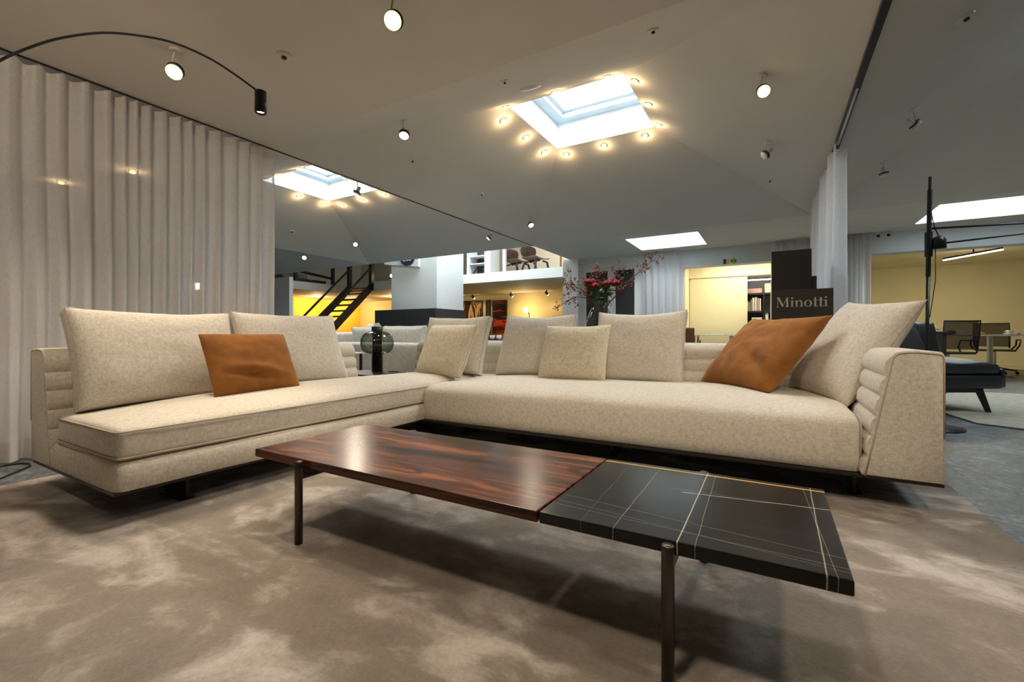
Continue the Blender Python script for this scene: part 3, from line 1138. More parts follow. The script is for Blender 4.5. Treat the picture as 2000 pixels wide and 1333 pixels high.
for x in (-1.460, -0.193):
    for y in (1.001, 1.593):
        q = B()
        q.lathe([(0.0, 0.014), (0.0138, 0.014), (0.0138, TZ - 0.006), (0.0128, TZ - 0.003), (0.0, TZ - 0.003)], (x, y, 0), 22)
        part(q, 'leg', 'bronze', ct, fix=True)
    part(B().box(x - 0.006, x + 0.006, 1.006, 1.588, TZ - 0.068, TZ - 0.031), 'crossbar', 'bronze_dark', ct)
part(B().box(-1.40, -0.25, 1.28, 1.32, TZ - 0.055, TZ - 0.031), 'rail', 'bronze_dark', ct)

# ================================================================== SIDE TABLE + SMOKED VASE
sd = thing('side_table', 'low dark side table behind the sofa corner', 'side table', (-3.55, 3.22, 0))
part(B().box(-3.84, -3.26, 3.00, 3.45, 0.361, 0.375, 0.003), 'table_top', 'bronze_dark', sd)
part(B().cyl((-3.55, 3.22, 0.02), (-3.55, 3.22, 0.361), 0.03), 'column', 'bronze_dark', sd)
part(B().lathe([(0, 0), (0.17, 0), (0.17, 0.012), (0.03, 0.02), (0, 0.02)], (-3.55, 3.22, 0)), 'base', 'bronze_dark', sd)
vx, vy, vz = -3.53, 3.31, 0.375
vs_ = thing('vase', 'smoked glass vase with a dark core tube on the dark side table', 'vase', (vx, vy, vz))
part(B().lathe([(0.056, 0), (0.056, 0.185), (0.070, 0.187), (0.110, 0.195), (0.140, 0.212), (0.158, 0.240), (0.167, 0.275), (0.168, 0.31), (0.162, 0.345), (0.146, 0.378), (0.118, 0.402), (0.085, 0.415), (0.054, 0.420), (0.054, 0.465)], (vx, vy, vz), 40), 'glass_body', 'glass_smoke', vs_)
part(B().lathe([(0.0, 0.004), (0.048, 0.004), (0.048, 0.455), (0.040, 0.46), (0.040, 0.2), (0, 0.2)], (vx, vy, vz), 28), 'core_tube', 'glass_core', vs_)
part(B().lathe([(0.057, 0.415), (0.057, 0.468), (0.050, 0.468), (0.050, 0.415)], (vx, vy, vz), 30), 'neck', 'black_metal', vs_)
cst = B().box(-3.42, -3.34, 3.36, 3.42, 0.375, 0.383)
tag(cst.obj('coaster', 'black_metal', loc=(-3.38, 3.39, 0.375)), 'small black coaster beside the smoked vase', 'coaster')
# light side table in front of the pale sofa
st2 = thing('side_table', 'thin metal side table in front of the pale sofa beyond', 'side table', (-4.45, 3.55, 0))
part(B().box(-4.75, -4.18, 3.35, 3.75, 0.535, 0.548), 'table_top', 'white_lacquer', st2)
for x in (-4.73, -4.24):
    for y in (3.38, 3.72):
        part(B().box(x - 0.012, x + 0.012, y - 0.012, y + 0.012, 0, 0.535), 'leg', 'bronze', st2)

# ================================================================== PALE SOFA BEYOND THE FOLD
ps = thing('sofa', 'pale grey sofa seen from behind, beyond the smoked vase', 'sofa', (-4.6, 4.8, 0))
part(B().rbox(-5.75, -3.45, 4.30, 4.55, 0.12, 0.645, 0.04, top=0.01), 'backrest', 'linen_pale', ps)
part(B().rbox(-5.45, -3.45, 4.50, 5.35, 0.12, 0.42, 0.05, top=0.03), 'seat', 'linen_pale', ps)
part(B().rbox(-6.02, -5.60, 4.42, 5.45, 0.12, 0.79, 0.05, top=0.01), 'armrest', 'linen_pale', ps)
for x in (-5.7, -3.6):
    for y in (4.4, 5.2):
        part(B().box(x - 0.02, x + 0.02, y - 0.02, y + 0.02, 0, 0.12), 'leg', 'bronze_dark', ps)
cushion('back_cushion', 'pale cushion on the sofa beyond, left of the smoked vase', 0.62, 0.46, 0.2, (-5.18, 4.80, 0.43), R(180), -R(18), 21, 'linen_pale', 0.05)
cushion('back_cushion', 'pale cushion on the sofa beyond, right of the smoked vase', 0.78, 0.47, 0.22, (-4.42, 4.78, 0.43), R(180), -R(18), 22, 'linen_pale', 0.05)
cushion('back_cushion', 'pale cushion farthest left on the sofa beyond, in front of the staircase', 0.6, 0.45, 0.2, (-5.62, 5.30, 0.50), R(150), -R(12), 23, 'linen_pale', 0.05)

# low pale console with tray and cups
co = thing('console', 'low white console behind the sofa corner holding a cup tray', 'console', (-3.8, 6.3, 0))
part(B().box(-4.4, -3.25, 6.0, 6.5, 0.63, 0.665, 0.005), 'top', 'white_lacquer', co)
part(B().box(-4.35, -4.30, 6.05, 6.45, 0, 0.63), 'side_panel', 'white_lacquer', co)
part(B().box(-3.35, -3.30, 6.05, 6.45, 0, 0.63), 'side_panel', 'white_lacquer', co)
tag(B().box(-4.02, -3.78, 6.10, 6.30, 0.665, 0.68, 0.003).obj('tray', 'black_metal', loc=(-3.9, 6.2, 0.665)), 'black tray with two white cups on the white console', 'tray')
for i, x in enumerate((-3.965, -3.84)):
    q = B().lathe([(0, 0), (0.028, 0), (0.04, 0.03), (0.045, 0.07), (0.041, 0.07), (0.036, 0.03), (0, 0.008)], (x, 6.2, 0.68), 20)
    tag(q.obj('cup', 'porcelain', loc=(x, 6.2, 0.68)), ('left' if i == 0 else 'right') + ' one of two white cups on the black tray', 'cup', 'white cups on the tray')

# ================================================================== FLOWERS
ft = thing('console', 'slim dark table carrying the flower vase behind the sofa', 'console', (-1.66, 4.85, 0))
part(B().box(-2.15, -1.15, 4.62, 5.08, 0.50, 0.53, 0.004), 'top', 'brown_black', ft)
for x in (-2.12, -1.18):
    for y in (4.65, 5.05):
        part(B().box(x - 0.015, x + 0.015, y - 0.015, y + 0.015, 0, 0.50), 'leg', 'brown_black', ft)
fx, fy, fz = -1.66, 4.82, 0.53
fv = thing('vase', 'large clear glass vase holding red roses and branches', 'vase', (fx, fy, fz))
part(B().lathe([(0.0, 0.004), (0.07, 0.0), (0.10, 0.06), (0.135, 0.20), (0.150, 0.32), (0.140, 0.42), (0.105, 0.50), (0.085, 0.54), (0.085, 0.575), (0.105, 0.605)], (fx, fy, fz), 36), 'glass_body', 'glass_vase', fv)
part(B().lathe([(0.0, 0.02), (0.06, 0.012), (0.095, 0.07), (0.125, 0.20), (0.130, 0.26), (0.0, 0.26)], (fx, fy, fz), 30), 'water', 'glass_vase', fv)
cv = Vector((0.865, 0.5015, 0))     # rightwards as seen across the room
dv = Vector((-0.5015, 0.865, 0))
rnd = random.Random(5)
base = Vector((fx, fy, fz + 0.58))


def fpt(px, py, dd=0.0):
    """offset in the vase's own frame: px metres right, py metres above the vase mouth"""
    return base + cv * px + dv * dd + Vector((0, 0, py))


roses = [(-0.135, 0.235, -0.04), (-0.075, 0.245, 0.03), (-0.065, 0.19, -0.07), (0.055, 0.215, -0.06), (0.105, 0.225, -0.02), (0.14, 0.25, 0.05), (0.175, 0.225, -0.03)]
for i, (a, b_, d_) in enumerate(roses):
    t = thing('rose', ('red rose, number %d from the left in the glass vase' % (i + 1)).replace('number 1 from the left', 'leftmost').replace('number 7 from the left', 'rightmost').replace('number 2', 'second').replace('number 3', 'third').replace('number 4', 'fourth').replace('number 5', 'fifth').replace('number 6', 'sixth'), 'rose', fpt(a, b_, d_), group='red roses in the vase')
    p = fpt(a, b_, d_)
    hb = B()
    for k in range(16):
        an = k * 2.4
        rr_ = 0.008 + 0.0019 * k
        q = p + Vector((math.cos(an) * rr_, math.sin(an) * rr_, 0.016 - 0.0016 * k))
        hb.ball(q, 0.019, 8, (1, 1, 1.15))
    part(hb, 'bloom', 'rose_red', t)
    part(B().tube([p - Vector((0, 0, 0.02)), p * 0.5 + (base + Vector((0, 0, -0.05))) * 0.5, base + cv * a * 0.3 + Vector((0, 0, -0.35))], 0.004, 6), 'stem', 'leaf_green', t)
    lb = B()
    for k in range(11):
        q = p.lerp(base, 0.2 + 0.07 * k) + Vector((rnd.uniform(-0.05, 0.05), rnd.uniform(-0.05, 0.05), rnd.uniform(-0.02, 0.02)))
        e1 = Vector((rnd.uniform(-1, 1), rnd.uniform(-1, 1), rnd.uniform(-0.4, 0.6))).normalized()
        e2 = e1.orthogonal().normalized()
        L = rnd.uniform(0.06, 0.10)
        lb.add([q, q + e1 * L * 0.4 + e2 * L * 0.3, q + e1 * L, q + e1 * L * 0.4 - e2 * L * 0.3], [(0, 1, 2, 3)])
    part(lb, 'leaves', 'leaf_green', t)['kind'] = 'stuff'


def branch(label, pts, nleaf, seed, spread=0.05):
    rn = random.Random(seed)
    path = [fpt(*p) for p in pts]
    t = thing('branch', label, 'branch', path[0])
    n = len(path)
    part(B().tube(path, [0.008 * (1 - 0.75 * i / (n - 1)) for i in range(n)], 6), 'stem', 'twig', t)
    tw, lv = B(), B()
    for k in range(nleaf):
        u = rn.uniform(0.35, 1.0) * (n - 1)
        i = min(int(u), n - 2)
        p = path[i].lerp(path[i + 1], u - i)
        e = p + Vector((rn.gauss(0, spread), rn.gauss(0, spread), rn.gauss(0.015, spread)))
        tw.tube([p, p.lerp(e, 0.5) + Vector((0, 0, 0.01)), e], 0.0018, 4)
        for m in range(5):
            q = e + Vector((rn.gauss(0, 0.014), rn.gauss(0, 0.014), rn.gauss(0, 0.014)))
            lv.ball(q, rn.uniform(0.006, 0.011), 6, (1, 1, 0.8))
    part(tw, 'twigs', 'twig', t)['kind'] = 'stuff'
    o = part(lv, 'dried_leaves', 'dry_leaf', t)
    o['kind'] = 'stuff'


branch('long bare branch reaching up to the right out of the glass vase', [(0.02, -0.2, 0), (0.10, 0.0, 0), (0.22, 0.13, 0), (0.38, 0.30, 0.02), (0.52, 0.41, 0.04), (0.60, 0.49, 0.05)], 26, 1, 0.05)
branch('reddish branch spreading left from the vase toward the white pillar', [(-0.02, -0.2, 0), (-0.10, 0.02, 0), (-0.19, 0.14, 0), (-0.30, 0.20, 0), (-0.40, 0.22, 0.02)], 34, 2, 0.055)
branch('thin drooping branch hanging low at the left of the vase', [(-0.03, -0.2, 0), (-0.12, 0.05, -0.03), (-0.26, 0.07, -0.05), (-0.38, 0.02, -0.06), (-0.47, -0.05, -0.06), (-0.49, 0.05, -0.06)], 10, 3, 0.04)
branch('upright reddish sprig above the roses in the middle of the vase', [(0.0, -0.2, 0.03), (-0.01, 0.1, 0.04), (-0.03, 0.28, 0.05), (-0.02, 0.40, 0.05)], 30, 4, 0.055)
branch('reddish sprig above the roses at the right of the vase', [(0.02, -0.2, 0.03), (0.07, 0.12, 0.05), (0.17, 0.28, 0.06), (0.24, 0.40, 0.06)], 20, 5, 0.05)
tag(B().box(-1.49, -1.28, 4.66, 4.70, 0.53, 0.90, 0.003).obj('photo_frame', 'black_board', loc=(-1.385, 4.68, 0.53)), 'black framed panel standing beside the glass flower vase', 'frame')

# ================================================================== BLACK SIGN BOARDS
def lettering(x0, zb, h, y, th=0.004):
    """serif word built from stems, serifs and bowls; returns a builder"""
    b = B()
    X = [x0]

    def rect(a, c, d, e):
        b.box(X[0] + a * h, X[0] + c * h, y - th, y, zb + d * h, zb + e * h)

    def poly(pts):
        b.prism([(X[0] + px * h, y - th, zb + pz * h) for px, pz in pts], (0, th, 0))

    def stem(a, w, top, serif=0.07, sl=True):
        rect(a, a + w, 0, top)
        rect(a - serif, a + w + serif, 0, 0.04)
        if sl:
            poly([(a - serif, top - 0.06), (a, top - 0.08), (a, top), (a - serif * 0.2, top - 0.01)])
    xh = 0.64
    # M
    rect(0.09, 0.14, 0, 0.96)
    rect(0.0, 0.24, 0, 0.04)
    rect(0.0, 0.22, 0.96, 1.0)
    poly([(0.08, 0.99), (0.26, 0.99), (0.58, 0.22), (0.50, 0.0)])
    poly([(0.50, 0.0), (0.90, 1.0), (0.96, 1.0), (0.56, 0.06)])
    rect(0.86, 1.02, 0, 1.0)
    rect(0.76, 1.12, 0, 0.04)
    rect(0.90, 1.12, 0.96, 1.0)
    X[0] += 1.20 * h

    def dot(a):
        n = 14
        poly([(a + 0.085 * math.cos(2 * math.pi * k / n), 0.88 + 0.085 * math.sin(2 * math.pi * k / n)) for k in range(n)])
    # i
    stem(0.08, 0.15, xh)
    dot(0.155)
    X[0] += 0.38 * h
    # n
    stem(0.08, 0.15, xh)
    stem(0.50, 0.15, xh - 0.12, 0.07, False)
    n = 10
    up = [(0.44 - 0.21 * math.cos(math.pi * k / n), xh - 0.20 + 0.22 * math.sin(math.pi * k / n)) for k in range(n + 1)]
    dn = [(0.365 - 0.135 * math.cos(math.pi * k / n), xh - 0.24 + 0.18 * math.sin(math.pi * k / n)) for k in range(n + 1)]
    for k in range(n):
        poly([up[k], up[k + 1], dn[k + 1], dn[k]])
    X[0] += 0.78 * h
    # o
    n = 24
    for k in range(n):
        a, c_ = 2 * math.pi * k / n, 2 * math.pi * (k + 1) / n
        o1 = lambda t: (0.33 + 0.33 * math.cos(t), 0.32 + 0.34 * math.sin(t))
        i1 = lambda t: (0.33 + 0.17 * math.cos(t), 0.32 + 0.30 * math.sin(t))
        poly([o1(a), o1(c_), i1(c_), i1(a)])
    X[0] += 0.72 * h
    # t t
    for _ in range(2):
        rect(0.12, 0.27, 0.05, 0.90)
        rect(0.02, 0.42, xh - 0.045, xh)
        poly([(0.12, 0.08), (0.27, 0.05), (0.44, 0.07), (0.40, 0.01), (0.24, -0.02), (0.15, 0.0)])
        X[0] += 0.45 * h
    # i
    stem(0.08, 0.15, xh)
    dot(0.155)
    X[0] += 0.33 * h
    return b, X[0]


sg = thing('sign_board', 'black sign block reading Minotti behind the sofa', 'sign', (0.21, 4.42, 0))
blk = part(B().box(0.0, 0.419, 4.30, 4.54, 0, 1.127, 0.002), 'block', 'brown_black', sg)
lb, xe = lettering(0.0, 0, 1, 0)
wd = 0.350
hh = wd / xe
lb, xe = lettering(0.034, 0.985, hh, 4.30)
part(lb, 'lettering', 'lettering_pale', blk)
tag(B().box(-0.002, 0.296, 4.60, 4.82, 0, 1.497, 0.002).obj('display_block', 'black_board', loc=(0.147, 4.71, 0)), 'tall plain black block standing behind the lettered sign block', 'display block')
tag(B().box(0.300, 0.332, 4.60, 4.80, 0, 1.262, 0.002).obj('display_block', 'black_board', loc=(0.316, 4.70, 0)), 'thin black block squeezed between the tall block and the curtain', 'display block')

# ================================================================== FLOOR LAMPS
al = thing('arc_lamp', 'thin black arc lamp with a small cylinder head at the upper left', 'floor lamp', (-3.60, 0.10, 0))


def at(X, d, z):      # room position from sideways / forward distance of the viewpoint
    return Vector((X * 0.8652 - d * 0.5015, X * 0.5015 + d * 0.8652, z))


D_ = 2.0
F_ = D_ / 875
arc = []
for px, py in ((-330, 1090), (-328, 800), (-308, 560), (-262, 390), (-186, 256), (-98, 173), (0, 118), (60, 92), (120, 74), (200, 64), (275, 70), (340, 84), (405, 112), (455, 143), (503, 178)):
    arc.append(at((px - 1000) * F_, D_, 0.76 - (py - 654) * F_))
# smooth the arc (Catmull-Rom)
sm = []
for i in range(len(arc) - 1):
    p0, p1, p2, p3 = arc[max(i - 1, 0)], arc[i], arc[i + 1], arc[min(i + 2, len(arc) - 1)]
    for k in range(5):
        t = k / 5
        sm.append(0.5 * ((2 * p1) + (-p0 + p2) * t + (2 * p0 - 5 * p1 + 4 * p2 - p3) * t * t + (-p0 + 3 * p1 - 3 * p2 + p3) * t ** 3))
sm.append(arc[-1])
sm = [p for p in sm if p.z > 0.01]
foot = sm[0].copy()
al.location = (foot.x, foot.y, 0)
ORG[al.name] = (foot.x, foot.y, 0)
part(B().tube(sm, [0.0075 - 0.0035 * i / (len(sm) - 1) for i in range(len(sm))], 8), 'stem', 'black_metal', al)
part(B().lathe([(0, 0), (0.10, 0), (0.10, 0.016), (0.02, 0.022), (0, 0.022)], (foot.x, foot.y, 0)), 'base', 'black_metal', al)
hp = at((509 - 1000) * F_, D_, 0.76 - (179 - 654) * F_)
part(B().lathe([(0, 0.0), (0.0235, 0.0), (0.024, -0.095), (0.020, -0.098), (0.019, -0.07), (0, -0.07)], hp, 24), 'head', 'black_metal', al)
part(B().lathe([(0, -0.088), (0.017, -0.088)], hp, 20), 'lens', glow('lens_small', WARM2, 12), al)
lamp('arc_lamp_light', 'SPOT', hp + Vector((0, 0, -0.1)), 12, WARM2, al, hp + Vector((0.1, 0, -2)), spot_size=R(70), spot_blend=0.6, shadow_soft_size=0.02)

tag(B().tube([(-3.36, 0.55, 0.006), (-3.50, 0.69, 0.006), (-3.62, 0.79, 0.006), (-3.69, 0.84, 0.006), (-3.75, 0.85, 0.006), (-3.80, 0.83, 0.006), (-3.82, 0.78, 0.006), (-3.80, 0.6, 0.006), (-3.74, 0.3, 0.006), (foot.x, foot.y + 0.1, 0.006)], 0.005, 6).obj('power_cord', 'black_metal', loc=(-3.6, 0.7, 0)), 'black power cord looping on the floor beside the curtain hem', 'cord')

pl = thing('floor_lamp', 'tall black pole lamp with a long swing arm at the right', 'floor lamp', (1.089, 4.878, 0))
bx, by = 1.089, 4.878
part(B().lathe([(0, 0), (0.24, 0), (0.24, 0.012), (0.03, 0.02), (0, 0.02)], (bx, by, 0), 36), 'base', 'black_metal', pl)
top = Vector((bx + 0.035, by + 0.02, 2.055))
part(B().tube([(bx, by, 0.02), (bx + 0.022, by + 0.012, 1.30)], 0.013, 12), 'pole', 'black_metal', pl)
part(B().cyl((bx + 0.020, by + 0.011, 1.24), (bx + 0.033, by + 0.018, 1.95), 0.0165), 'sleeve', 'black_metal', pl)
part(B().cyl((bx + 0.033, by + 0.018, 1.95), top, 0.011), 'pole_tip', 'black_metal', pl)
kz = 1.50
hd = Vector((bx + 0.024, by + 0.014, kz))
knob = hd + cv * 0.055 - dv * 0.03
part(B().lathe([(0, 0.065), (0.015, 0.063), (0.035, 0.05), (0.045, 0.03), (0.047, -0.04), (0, -0.04)], knob, 24), 'counterweight', 'black_metal', pl)
part(B().cyl(hd + Vector((0, 0, -0.10)), hd + Vector((0, 0, 0.10)), 0.026), 'clamp', 'black_metal', pl)
tipA = at(5.4, 3.55, 1.72)
part(B().tube([hd + Vector((0, 0, 0.13)), tipA + Vector((0, 0, 0.0))], 0.008, 8), 'arm', 'black_metal', pl)
part(B().tube([knob + Vector((0, 0, 0.0)), tipA], 0.007, 8), 'strut', 'black_metal', pl)
part(B().tube([hd + cv * 0.02 + Vector((0, 0, 0.28)), hd + cv * 0.045 + Vector((0, 0, 0.15)), knob + Vector((0, 0, 0.06))], 0.004, 6), 'cable', 'black_metal', pl)
part(B().tube([knob + Vector((-0.02, 0, -0.04)), knob + Vector((-0.02, 0, -0.3)), (bx + 0.03, by + 0.01, 0.9)], 0.003, 6), 'cable', 'black_metal', pl)
part(B().lathe([(0.02, 0.1), (0.05, 0.0), (0.16, -0.10), (0.15, -0.10), (0.04, 0.0)], tipA, 24), 'shade', 'black_metal', pl)

# ================================================================== BLACK DAYBED
DA = R(30.1)
dbp = at(4.22, 4.72, 0)
db = thing('daybed', 'black leather daybed on slanted legs behind the sofa arm', 'daybed', dbp, DA, local=True)
L2 = 0.50
part(B().rbox(-L2, L2, -0.44, 0.44, 0.235, 0.37, 0.04), 'base', 'leather_black', db)
part(B().rbox(-L2 + 0.02, L2 - 0.02, -0.43, 0.43, 0.37, 0.485, 0.05, top=0.06, fn=soft(8, 0.014, 5)), 'mattress', 'leather_black', db)
part(B().box(-L2 + 0.05, L2 - 0.2, -0.40, -0.36, 0.20, 0.235).box(-L2 + 0.05, L2 - 0.2, 0.36, 0.40, 0.20, 0.235), 'rail', 'black_metal', db)
for sx in (-1, 1):
    for sy in (-1, 1):
        x, y = sx * (L2 - 0.20), sy * 0.38
        part(B().cyl((x, y, 0.235), (x + 0.10 * sx, y, 0.0), 0.042, 0.028, 4, False), 'leg', 'black_metal', db)
part(B().rbox(L2 - 0.02, L2 + 0.03, -0.42, 0.42, 0.25, 0.43, 0.02), 'bolster_flap', 'leather_black', db)
q = at(4.22, 4.66, 0.50)
cushion('back_cushion', 'blue-black leather cushion upright on the daybed', 0.44, 0.40, 0.2, q, R(30.1), -R(12), 31, 'leather_black', 0.04, pipe=None)
q = at(3.86, 4.38, 0.52)
cushion('throw_pillow', 'dark quilted pillow on the daybed behind the sofa arm', 0.42, 0.34, 0.16, q, R(30.1), -R(25), 32, 'mesh_black', 0, pipe=None)
# sideboard with papers behind the daybed
sb = thing('low_table', 'low dark table piled with papers behind the daybed', 'table', at(5.42, 6.0, 0))
q = at(5.42, 6.0, 0)
part(B().box(q.x - 0.26, q.x + 0.26, q.y - 0.25, q.y + 0.25, 0.77, 0.80, 0.004), 'top', 'black_board', sb)
for sx in (-0.22, 0.22):
    part(B().box(q.x + sx - 0.02, q.x + sx + 0.02, q.y - 0.22, q.y + 0.22, 0, 0.77), 'side_panel', 'black_board', sb)
pr = B()
rnd = random.Random(3)
for i in range(9):
    a = rnd.uniform(-0.5, 0.5)
    cx, cy = q.x + rnd.uniform(-0.12, 0.12), q.y + rnd.uniform(-0.14, 0.14)
    w, d = 0.11, 0.15
    z = 0.80 + i * 0.0101
    ca, sa = math.cos(a), math.sin(a)
    cs = [(-w, -d), (w, -d), (w, d), (-w, d)]
    vsx = [(cx + x * ca - y * sa, cy + x * sa + y * ca, zz) for zz in (z, z + 0.010) for x, y in cs]
    pr.add(vsx, [(3, 2, 1, 0), (4, 5, 6, 7), (0, 1, 5, 4), (1, 2, 6, 5), (2, 3, 7, 6), (3, 0, 4, 7)])
tag(pr.obj('magazine_pile', 'paper', loc=(q.x, q.y, 0.80)), 'loose pile of magazines on the low dark table', 'magazines', kind='stuff')

# ================================================================== MEETING ROOM
mt = thing('meeting_table', 'white topped meeting table in the yellow room at the right', 'table', (4.2, 11.3, 0))
part(B().box(2.75, 5.6, 10.7, 11.9, 0.735, 0.760, 0.004), 'table_top', 'white_lacquer', mt)
for x in (3.4, 5.0):
    part(B().cyl((x, 11.3, 0), (x, 11.3, 0.735), 0.04), 'leg', 'chrome', mt)
    part(B().box(x - 0.3, x + 0.3, 11.27, 11.33, 0, 0.03), 'foot', 'chrome', mt)


def office_chair(label, x, y, rz):
    t = thing('office_chair', label, 'chair', (x, y, 0), rz, group='black mesh chairs in the meeting room', local=True)
    part(B().box(-0.25, 0.25, -0.24, 0.24, 0.44, 0.475, 0.015), 'seat', 'mesh_black', t)
    bk = B()
    bk.tube([(-0.24, 0.24, 0.50), (-0.25, 0.28, 0.75), (-0.25, 0.30, 0.98), (0.25, 0.30, 0.98), (0.25, 0.28, 0.75), (0.24, 0.24, 0.50)], 0.014, 8)
    bf = part(bk, 'back_frame', 'black_metal', t)
    mg = N('mesh_back') if 'mesh_back' not in MATS else None
    if mg:
        tp = mg.n('ShaderNodeBsdfTransparent')
        df = mg.n('ShaderNodeBsdfDiffuse')
        df.inputs[0].default_value = (0.02, 0.018, 0.014, 1)
        mx = mg.n('ShaderNodeMixShader')
        mx.inputs[0].default_value = 0.62
        mg.l(tp.outputs[0], mx.inputs[1])
        mg.l(df.outputs[0], mx.inputs[2])
        mg.l(mx.outputs[0], mg.out.inputs[0])
        MATS['mesh_back'] = mg.m
    part(B().box(-0.24, 0.24, 0.277, 0.283, 0.52, 0.97), 'backrest', 'mesh_back', bf)
    for s in (-1, 1):
        part(B().tube([(0.26 * s, 0.22, 0.47), (0.31 * s, 0.15, 0.55), (0.31 * s, 0.10, 0.66), (0.31 * s, -0.18, 0.66), (0.29 * s, -0.2, 0.55), (0.26 * s, -0.1, 0.46)], 0.013, 7), 'armrest', 'black_metal', t)
    part(B().cyl((0, 0, 0.10), (0, 0, 0.44), 0.025), 'column', 'chrome', t)
    for k in range(5):
        a = 2 * math.pi * k / 5
        part(B().tube([(0, 0, 0.12), (0.30 * math.cos(a), 0.30 * math.sin(a), 0.07)], [0.024, 0.014], 6).ball((0.30 * math.cos(a), 0.30 * math.sin(a), 0.03), 0.03, 8), 'foot', 'black_metal', t)
    return t


office_chair('black mesh office chair at the left end of the white meeting table', 2.55, 10.15, R(200))
office_chair('black mesh office chair on the far side of the white meeting table', 3.75, 12.25, R(-8))
office_chair('black mesh office chair at the right edge of the picture', 4.05, 9.95, R(170))


def cup_set(label, x, y, z):
    t = thing('coffee_cup', label, 'cup', (x, y, z), group='coffee cups on the meeting table')
    part(B().lathe([(0, 0), (0.05, 0.0), (0.09, 0.014), (0.088, 0.018), (0, 0.008)], (x, y, z), 24), 'saucer', 'porcelain', t)
    part(B().lathe([(0, 0.01), (0.03, 0.012), (0.05, 0.05), (0.053, 0.075), (0.049, 0.075), (0.03, 0.02), (0, 0.016)], (x, y, z), 24), 'bowl', 'porcelain', t)
    part(B().tube([(x - 0.05, y, z + 0.06), (x - 0.08, y, z + 0.05), (x - 0.045, y, z + 0.03)], 0.006, 6), 'handle', 'porcelain', t)


cup_set('white coffee cup seen through the back of the left mesh chair', 2.92, 10.95, 0.76)
cup_set('white coffee cup at the right on the meeting table', 3.50, 10.80, 0.76)
for lab, x in (('brown biscuit dish beside the right coffee cup', 3.62), ('small brown sugar dish between the two coffee cups', 3.18)):
    tag(B().lathe([(0, 0), (0.05, 0.0), (0.06, 0.02), (0.03, 0.035), (0, 0.04)], (x, 10.95, 0.76), 18).obj('dish', 'cup_brown', loc=(x, 10.95, 0.76)), lab, 'dish')
tag(B().ball((2.80, 10.98, 0.80), 0.07, 10, (1, 1, 0.6)).obj('bowl', 'mesh_black', loc=(2.80, 10.98, 0.76)), 'dark bowl at the left end of the meeting table', 'bowl')
ll = thing('linear_lamp', 'slim black linear lamp with a lit edge under the meeting room ceiling', 'ceiling lamp', (3.2, 11.5, 2.25))
a, b_ = Vector((2.85, 11.62, 2.19)), Vector((3.62, 11.45, 2.30))
part(B().tube([a + Vector((0, 0, 0.025)), b_ + Vector((0, 0, 0.025))], 0.022, 4), 'body', 'black_metal', ll)
part(B().tube([a, b_], 0.012, 6), 'light_strip', glow('strip_glow', (1, 0.85, 0.58), 14), ll)
part(B().tube([(3.25, 11.53, 2.28), (3.25, 11.53, 2.37)], 0.012, 6), 'stem', 'black_metal', ll)
lamp('linear_lamp_light', 'AREA', (3.23, 11.53, 2.20), 26, (1, 0.80, 0.45), ll, (3.23, 11.9, 0), shape='RECTANGLE', size=0.8, size_y=0.05)
for i, (x, lab) in enumerate(((1.50, 'left'), (1.63, 'right'))):
    t = thing('security_camera', lab + ' one of two small white cameras under the far ceiling edge', 'camera', (x, 9.25, 2.34), group='two ceiling cameras')
    part(B().cyl((x, 9.25, Z), (x, 9.25, Z - 0.03), 0.035), 'mount', 'white_lacquer', t)
    cbo = part(B().cyl((x, 9.28, Z - 0.06), (x - 0.02, 9.17, Z - 0.075), 0.036), 'body', 'white_lacquer', t)
    part(B().cyl((x - 0.02, 9.17, Z - 0.075), (x - 0.022, 9.162, Z - 0.076), 0.024), 'lens', 'black_metal', cbo)

# ================================================================== OFFICE
for i, (x0, x1, lab) in enumerate(((-1.61, -0.45, 'wide cream sliding door panel in the office'),)):
    t = thing('sliding_panel', lab, 'door panel', ((x0 + x1) / 2, 10.85, 0))
    po = part(B().box(x0, x1, 10.83, 10.87, 0.0, 2.02, 0.003), 'panel', 'wall_cream', t)
    part(B().box(x1 - 0.05, x1 - 0.03, 10.815, 10.83, 0.7, 1.15), 'handle', 'wall_cream', po)
bs = thing('bookshelf', 'black open bookshelf beside the cream sliding panel', 'bookshelf', (0.1, 11.2, 0))
for z in (0.05, 0.45, 0.85, 1.25, 1.64):
    part(B().box(-0.55, 0.90, 11.02, 11.40, z - 0.02, z + 0.02), 'shelf', 'black_board', bs)
for x in (-0.54, -0.15, 0.35, 0.88):
    part(B().box(x - 0.015, x + 0.015, 11.02, 11.40, 0, 2.0 if x in (-0.54, 0.88) else 1.62), 'upright', 'black_board', bs)
part(B().box(-0.55, 0.90, 11.40, 11.42, 0, 2.0), 'back_panel', 'book_grey', bs)
st_ = thing('strip_light', 'white strip light above the bookshelf', 'strip light', (-0.25, 11.05, 1.95))
part(B().box(-0.48, 0.02, 11.03, 11.06, 1.935, 1.96), 'diffuser', glow('strip_white', (1, 0.96, 0.88), 6), st_)
part(B().box(-0.50, 0.04, 11.03, 11.08, 1.96, 1.98), 'housing', 'black_metal', st_)
bk = [('green', 'book_green', -0.515, 0.035, 0.30), ('pale thin', 'paper', -0.465, 0.02, 0.22), ('pale slanting', 'book_pink', -0.435, 0.025, 0.2), ('grey', 'book_grey', -0.40, 0.025, 0.25), ('white wide', 'paper', -0.365, 0.04, 0.29), ('white tall', 'paper', -0.315, 0.035, 0.30), ('pink edged', 'book_pink', -0.27, 0.03, 0.28), ('cream', 'paper', -0.23, 0.03, 0.27)]
for nm, m, x, w, h in bk:
    tag(B().box(x, x + w, 11.06, 11.28, 1.272, 1.272 + h, 0.003).obj('book', m, loc=(x, 11.17, 1.272)), '%s book standing on the upper bookshelf level' % nm, 'book', 'books on the upper shelf')
